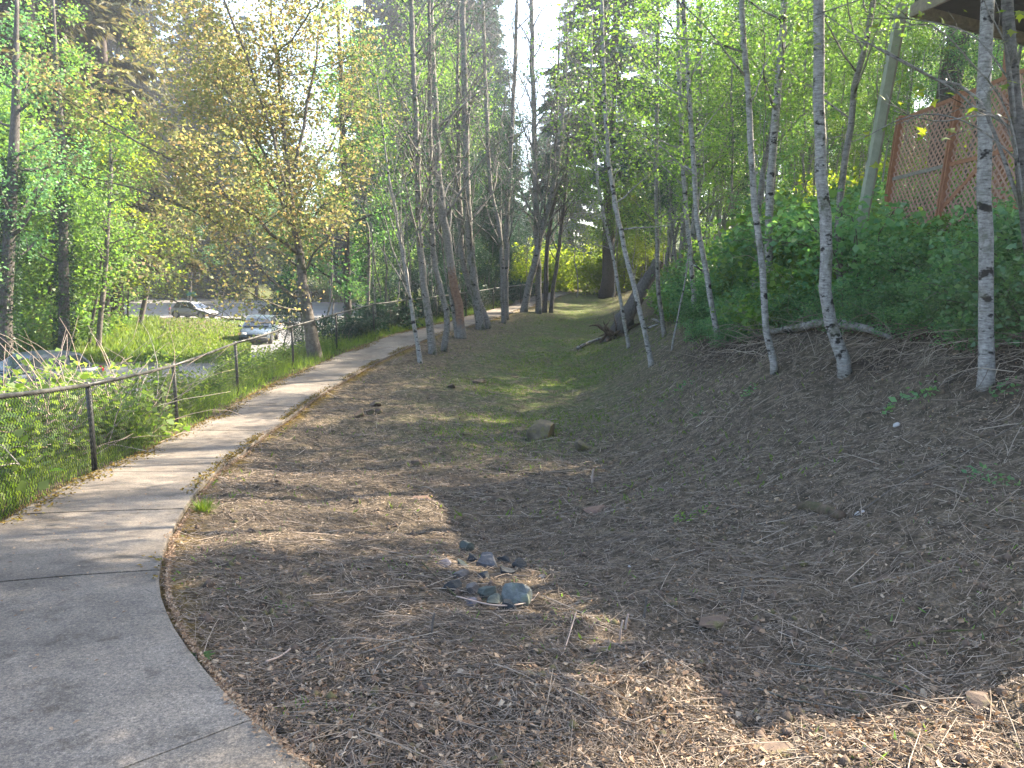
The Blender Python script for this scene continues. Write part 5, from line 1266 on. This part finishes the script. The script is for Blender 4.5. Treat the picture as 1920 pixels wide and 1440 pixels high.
V = c[:, None] + U[:, None] * cu[..., None] + S_[:, None] * sn[..., None] + Nn[:, None] * (r.normal(size=(n_, 1)) * 14 * sn ** 2 + r.normal(size=(n_, 1)) * 10 * cu ** 2 + r.normal(size=(n_, 6)) * .004)[..., None]
i6 = np.arange(n_)[:, None] * 6
s.add(V, np.concatenate([i6 + [[0, 1, 2, 3]], i6 + [[0, 3, 4, 5]]]))
tag(s.build('dead_leaf_litter', LEAF['dead'], smooth=False), 'dry brown and tan leaves covering the foreground', kind='stuff')
# grass
def blades(x, y, L, W, mt, nm, lb, lean=.5):
    n_ = len(x); c, nn = lie(x, y, -.01); a = r.random(n_) * 6.283
    U = unit(np.stack([np.cos(a) * lean, np.sin(a) * lean, np.full(n_, 1.0)], 1) + r.normal(size=(n_, 3)) * .25); Nn = rdir(n_, r); Nn = unit(Nn - (Nn * U).sum(1, keepdims=True) * U)
    s = MB(); s.kites(c, U, Nn, L, W, .1); return tag(s.build(nm, mt), lb, kind='stuff')
x, y = scatter(90000, 7, 44, -25, 25); mk = np.exp(-((x - np.interp(y, SY, swx) + .6) / 2.2) ** 2) * np.clip((y - 9) / 8, 0, 1) + .35 * (x > 1.5) * np.clip((y - 12) / 8, 0, 1) + .02
k = r.random(len(x)) < mk * np.clip(.55 + 2.8 * fbm(x + 9, y, 1.7, 4), 0.03, 1); x, y = x[k], y[k]
blades(x, y, r.uniform(.04, .11, len(x)), r.uniform(.010, .024, len(x)), LEAF['grass'], 'short_grass', 'short grass and moss on the floor of the swale', .9)
x, y = scatter(5000, 2, 14, -40, 42); k = r.random(len(x)) < np.clip(3 * fbm(x + 3, y + 7, .8, 3) - .35, 0, 1); x, y = x[k], y[k]
blades(x, y, r.uniform(.02, .07, len(x)), r.uniform(.006, .014, len(x)), LEAF['fresh'], 'sparse_sprouts', 'sparse green sprouts between the mulch', .9)
y = r.uniform(2.5, 40, 16000); y = 2.5 + (y - 2.5) ** 1.0; x = xl(y) - .12 - np.abs(r.normal(size=len(y))) * .5
blades(x, y, r.uniform(.10, .42, len(x)) * np.clip((xl(y) - x) * 2.2, .3, 1), r.uniform(.008, .016, len(x)), LEAF['verge'], 'fence_grass', 'long grass growing along the foot of the fence', .35)
y = r.uniform(8, 30, 9000); x = xl(y) - r.uniform(1.0, 4.5, len(y)); blades(x, y, r.uniform(.2, .6, len(x)), r.uniform(.01, .025, len(x)), LEAF['grass'], 'bank_grass', 'long grass on the slope between fence and car park', .4)
# mossy fringe on both path edges
y = 1.5 + 40 * r.random(34000) ** 1.3; sd_ = r.random(len(y)) < .5; wob = np.clip(.5 + 2.0 * fbm(y * 1.0, sd_ * 50.0, 1.3, 3), 0, 1.2)
x = np.where(sd_, xl(y) + r.normal(size=len(y)) * .09 + .10 * wob, xr(y) - r.normal(size=len(y)) * .06 - .04 * wob); k = (r.random(len(y)) < wob * np.clip((y - 4) / 4, 0, 1)); x, y = x[k], y[k]
inside = (x > xl(y)) & (x < xr(y)); z = np.where(inside, zpath(y) + .004, hz(x, y)); n_ = len(x)
U = unit(rdir(n_, r) * np.array([1, 1, .35])); Nn = unit(np.array([0, 0, 1.]) + r.normal(size=(n_, 3)) * .4); Nn = unit(Nn - (Nn * U).sum(1, keepdims=True) * U)
s = MB(); L = r.uniform(.015, .045, n_); s.kites(np.stack([x, y, z + .006 * r.random(n_)], 1), U, Nn, L, L * .7, .2)
tag(s.build('moss_fringe', LEAF['moss'], smooth=False), 'orange brown moss and debris along both edges of the path', kind='stuff')
# litter spilling over the edge of the slabs
y = 1.6 + 22 * r.random(15000) ** 1.5; wob = np.clip(.35 + 2.2 * fbm(y, y * .3 + 70, .8, 4), 0, 1.3); x = xr(y) + .05 - np.abs(r.normal(size=len(y))) * .055 * wob; n_ = len(x)
z = np.where(x < xr(y), zpath(y) + .005, np.maximum(hz(x, y), zpath(y) - .03)) + .008 * r.random(n_); U = unit(rdir(n_, r) * np.array([1, 1, .3])); Nn = unit(np.array([0, 0, 1.]) + r.normal(size=(n_, 3)) * .5); Nn = unit(Nn - (Nn * U).sum(1, keepdims=True) * U); L = r.uniform(.006, .028, n_)
s = MB(); s.kites(np.stack([x, y, z], 1), U, Nn, L, L * r.uniform(.2, .7, n_), .25); tag(s.build('edge_litter', LEAF['dead'], smooth=False), 'dry litter spilling over the right edge of the path', kind='stuff')
# sparse debris on the slabs
y = r.uniform(1.8, 14, 500); x = xl(y) + r.random(len(y)) * PW; k = (x < xr(y) - .03); x, y = x[k], y[k]; n_ = len(x)
U = unit(rdir(n_, r) * np.array([1, 1, .1])); Nn = np.tile([0, 0, 1.], (n_, 1)); L = r.uniform(.008, .03, n_); s = MB(); s.kites(np.stack([x, y, zpath(y) + .018 + 0 * x], 1), U, Nn, L, L * .6, .2)
tag(s.build('path_debris', LEAF['dead'], smooth=False), 'small dry leaf scraps lying on the path', kind='stuff')
# tall grass on the island
u = on_lot(130, 620); n_ = 26000; px_ = r.uniform(130, 470, n_); py_ = r.uniform(600, 686, n_)
P = np.array([on_lot(a, c) for a, c in zip(px_, py_)]); L = r.uniform(.15, .55, n_)
Uu = unit(np.array([0, 0, 1.]) + r.normal(size=(n_, 3)) * .35); Nn = rdir(n_, r); Nn = unit(Nn - (Nn * Uu).sum(1, keepdims=True) * Uu); s = MB(); s.kites(P + [0, 0, .1], Uu, Nn, L * np.where(px_ < 300, 1.1, .45), L * .16, .1)
tag(s.build('tall_grass', LEAF['grass']), 'bright tall grass covering the island in the car park', kind='stuff')
# dry canes above the fence at the left
for i, (px, py, n_, lab) in enumerate([(30, 800, 60, 'clump of pale dry canes above the fence rail at the left edge'), (110, 775, 60, 'clump of dry reddish canes in front of the slate blue car'), (190, 745, 36, 'thin clump of dry canes right of the slate blue car'), (235, 720, 30, 'pinkish dry canes above the second fence post')]):
    D = 9.2 + i * .9; p0 = at(px, py, D); p0[2] = gz(p0[0], p0[1]); P, Rr = [], []
    for _ in range(n_):
        b0 = p0 + r.normal(size=3) * np.array([.35, .3, 0]); d = np.array([r.normal() * .5 - .25, r.normal() * .4, 1]); lp, lr = limb(b0, d, r.uniform(1.5, 2.5), .010, 8, r, -.7, .16); P.append(lp); Rr.append(lr)
    s = MB(); s.tubes(np.array(P), np.array(Rr), 3); tag(s.build('dry_canes', CANE, None, loc=tuple(p0)), lab, 'canes', 'dry canes behind the fence')

# ------------------------------------------------------------------ air
hb = MB(); hb.box((0, 155, 26), (275, 0, 0), (0, 185, 0), (0, 0, 30.2))
hm = bpy.data.materials.new('pale_air'); hm.use_nodes = True; hn = hm.node_tree
for x_ in list(hn.nodes):
    if x_.type != 'OUTPUT_MATERIAL': hn.nodes.remove(x_)
pv = hn.nodes.new('ShaderNodeVolumePrincipled'); pv.inputs['Density'].default_value = .0010; pv.inputs['Color'].default_value = (.86, .92, 1, 1); pv.inputs['Anisotropy'].default_value = .5
hn.links.new(pv.outputs[0], hn.nodes['Material Output'].inputs['Volume'])
tag(hb.build('haze', hm, smooth=False), 'thin sunlit haze between the trees', kind='stuff')
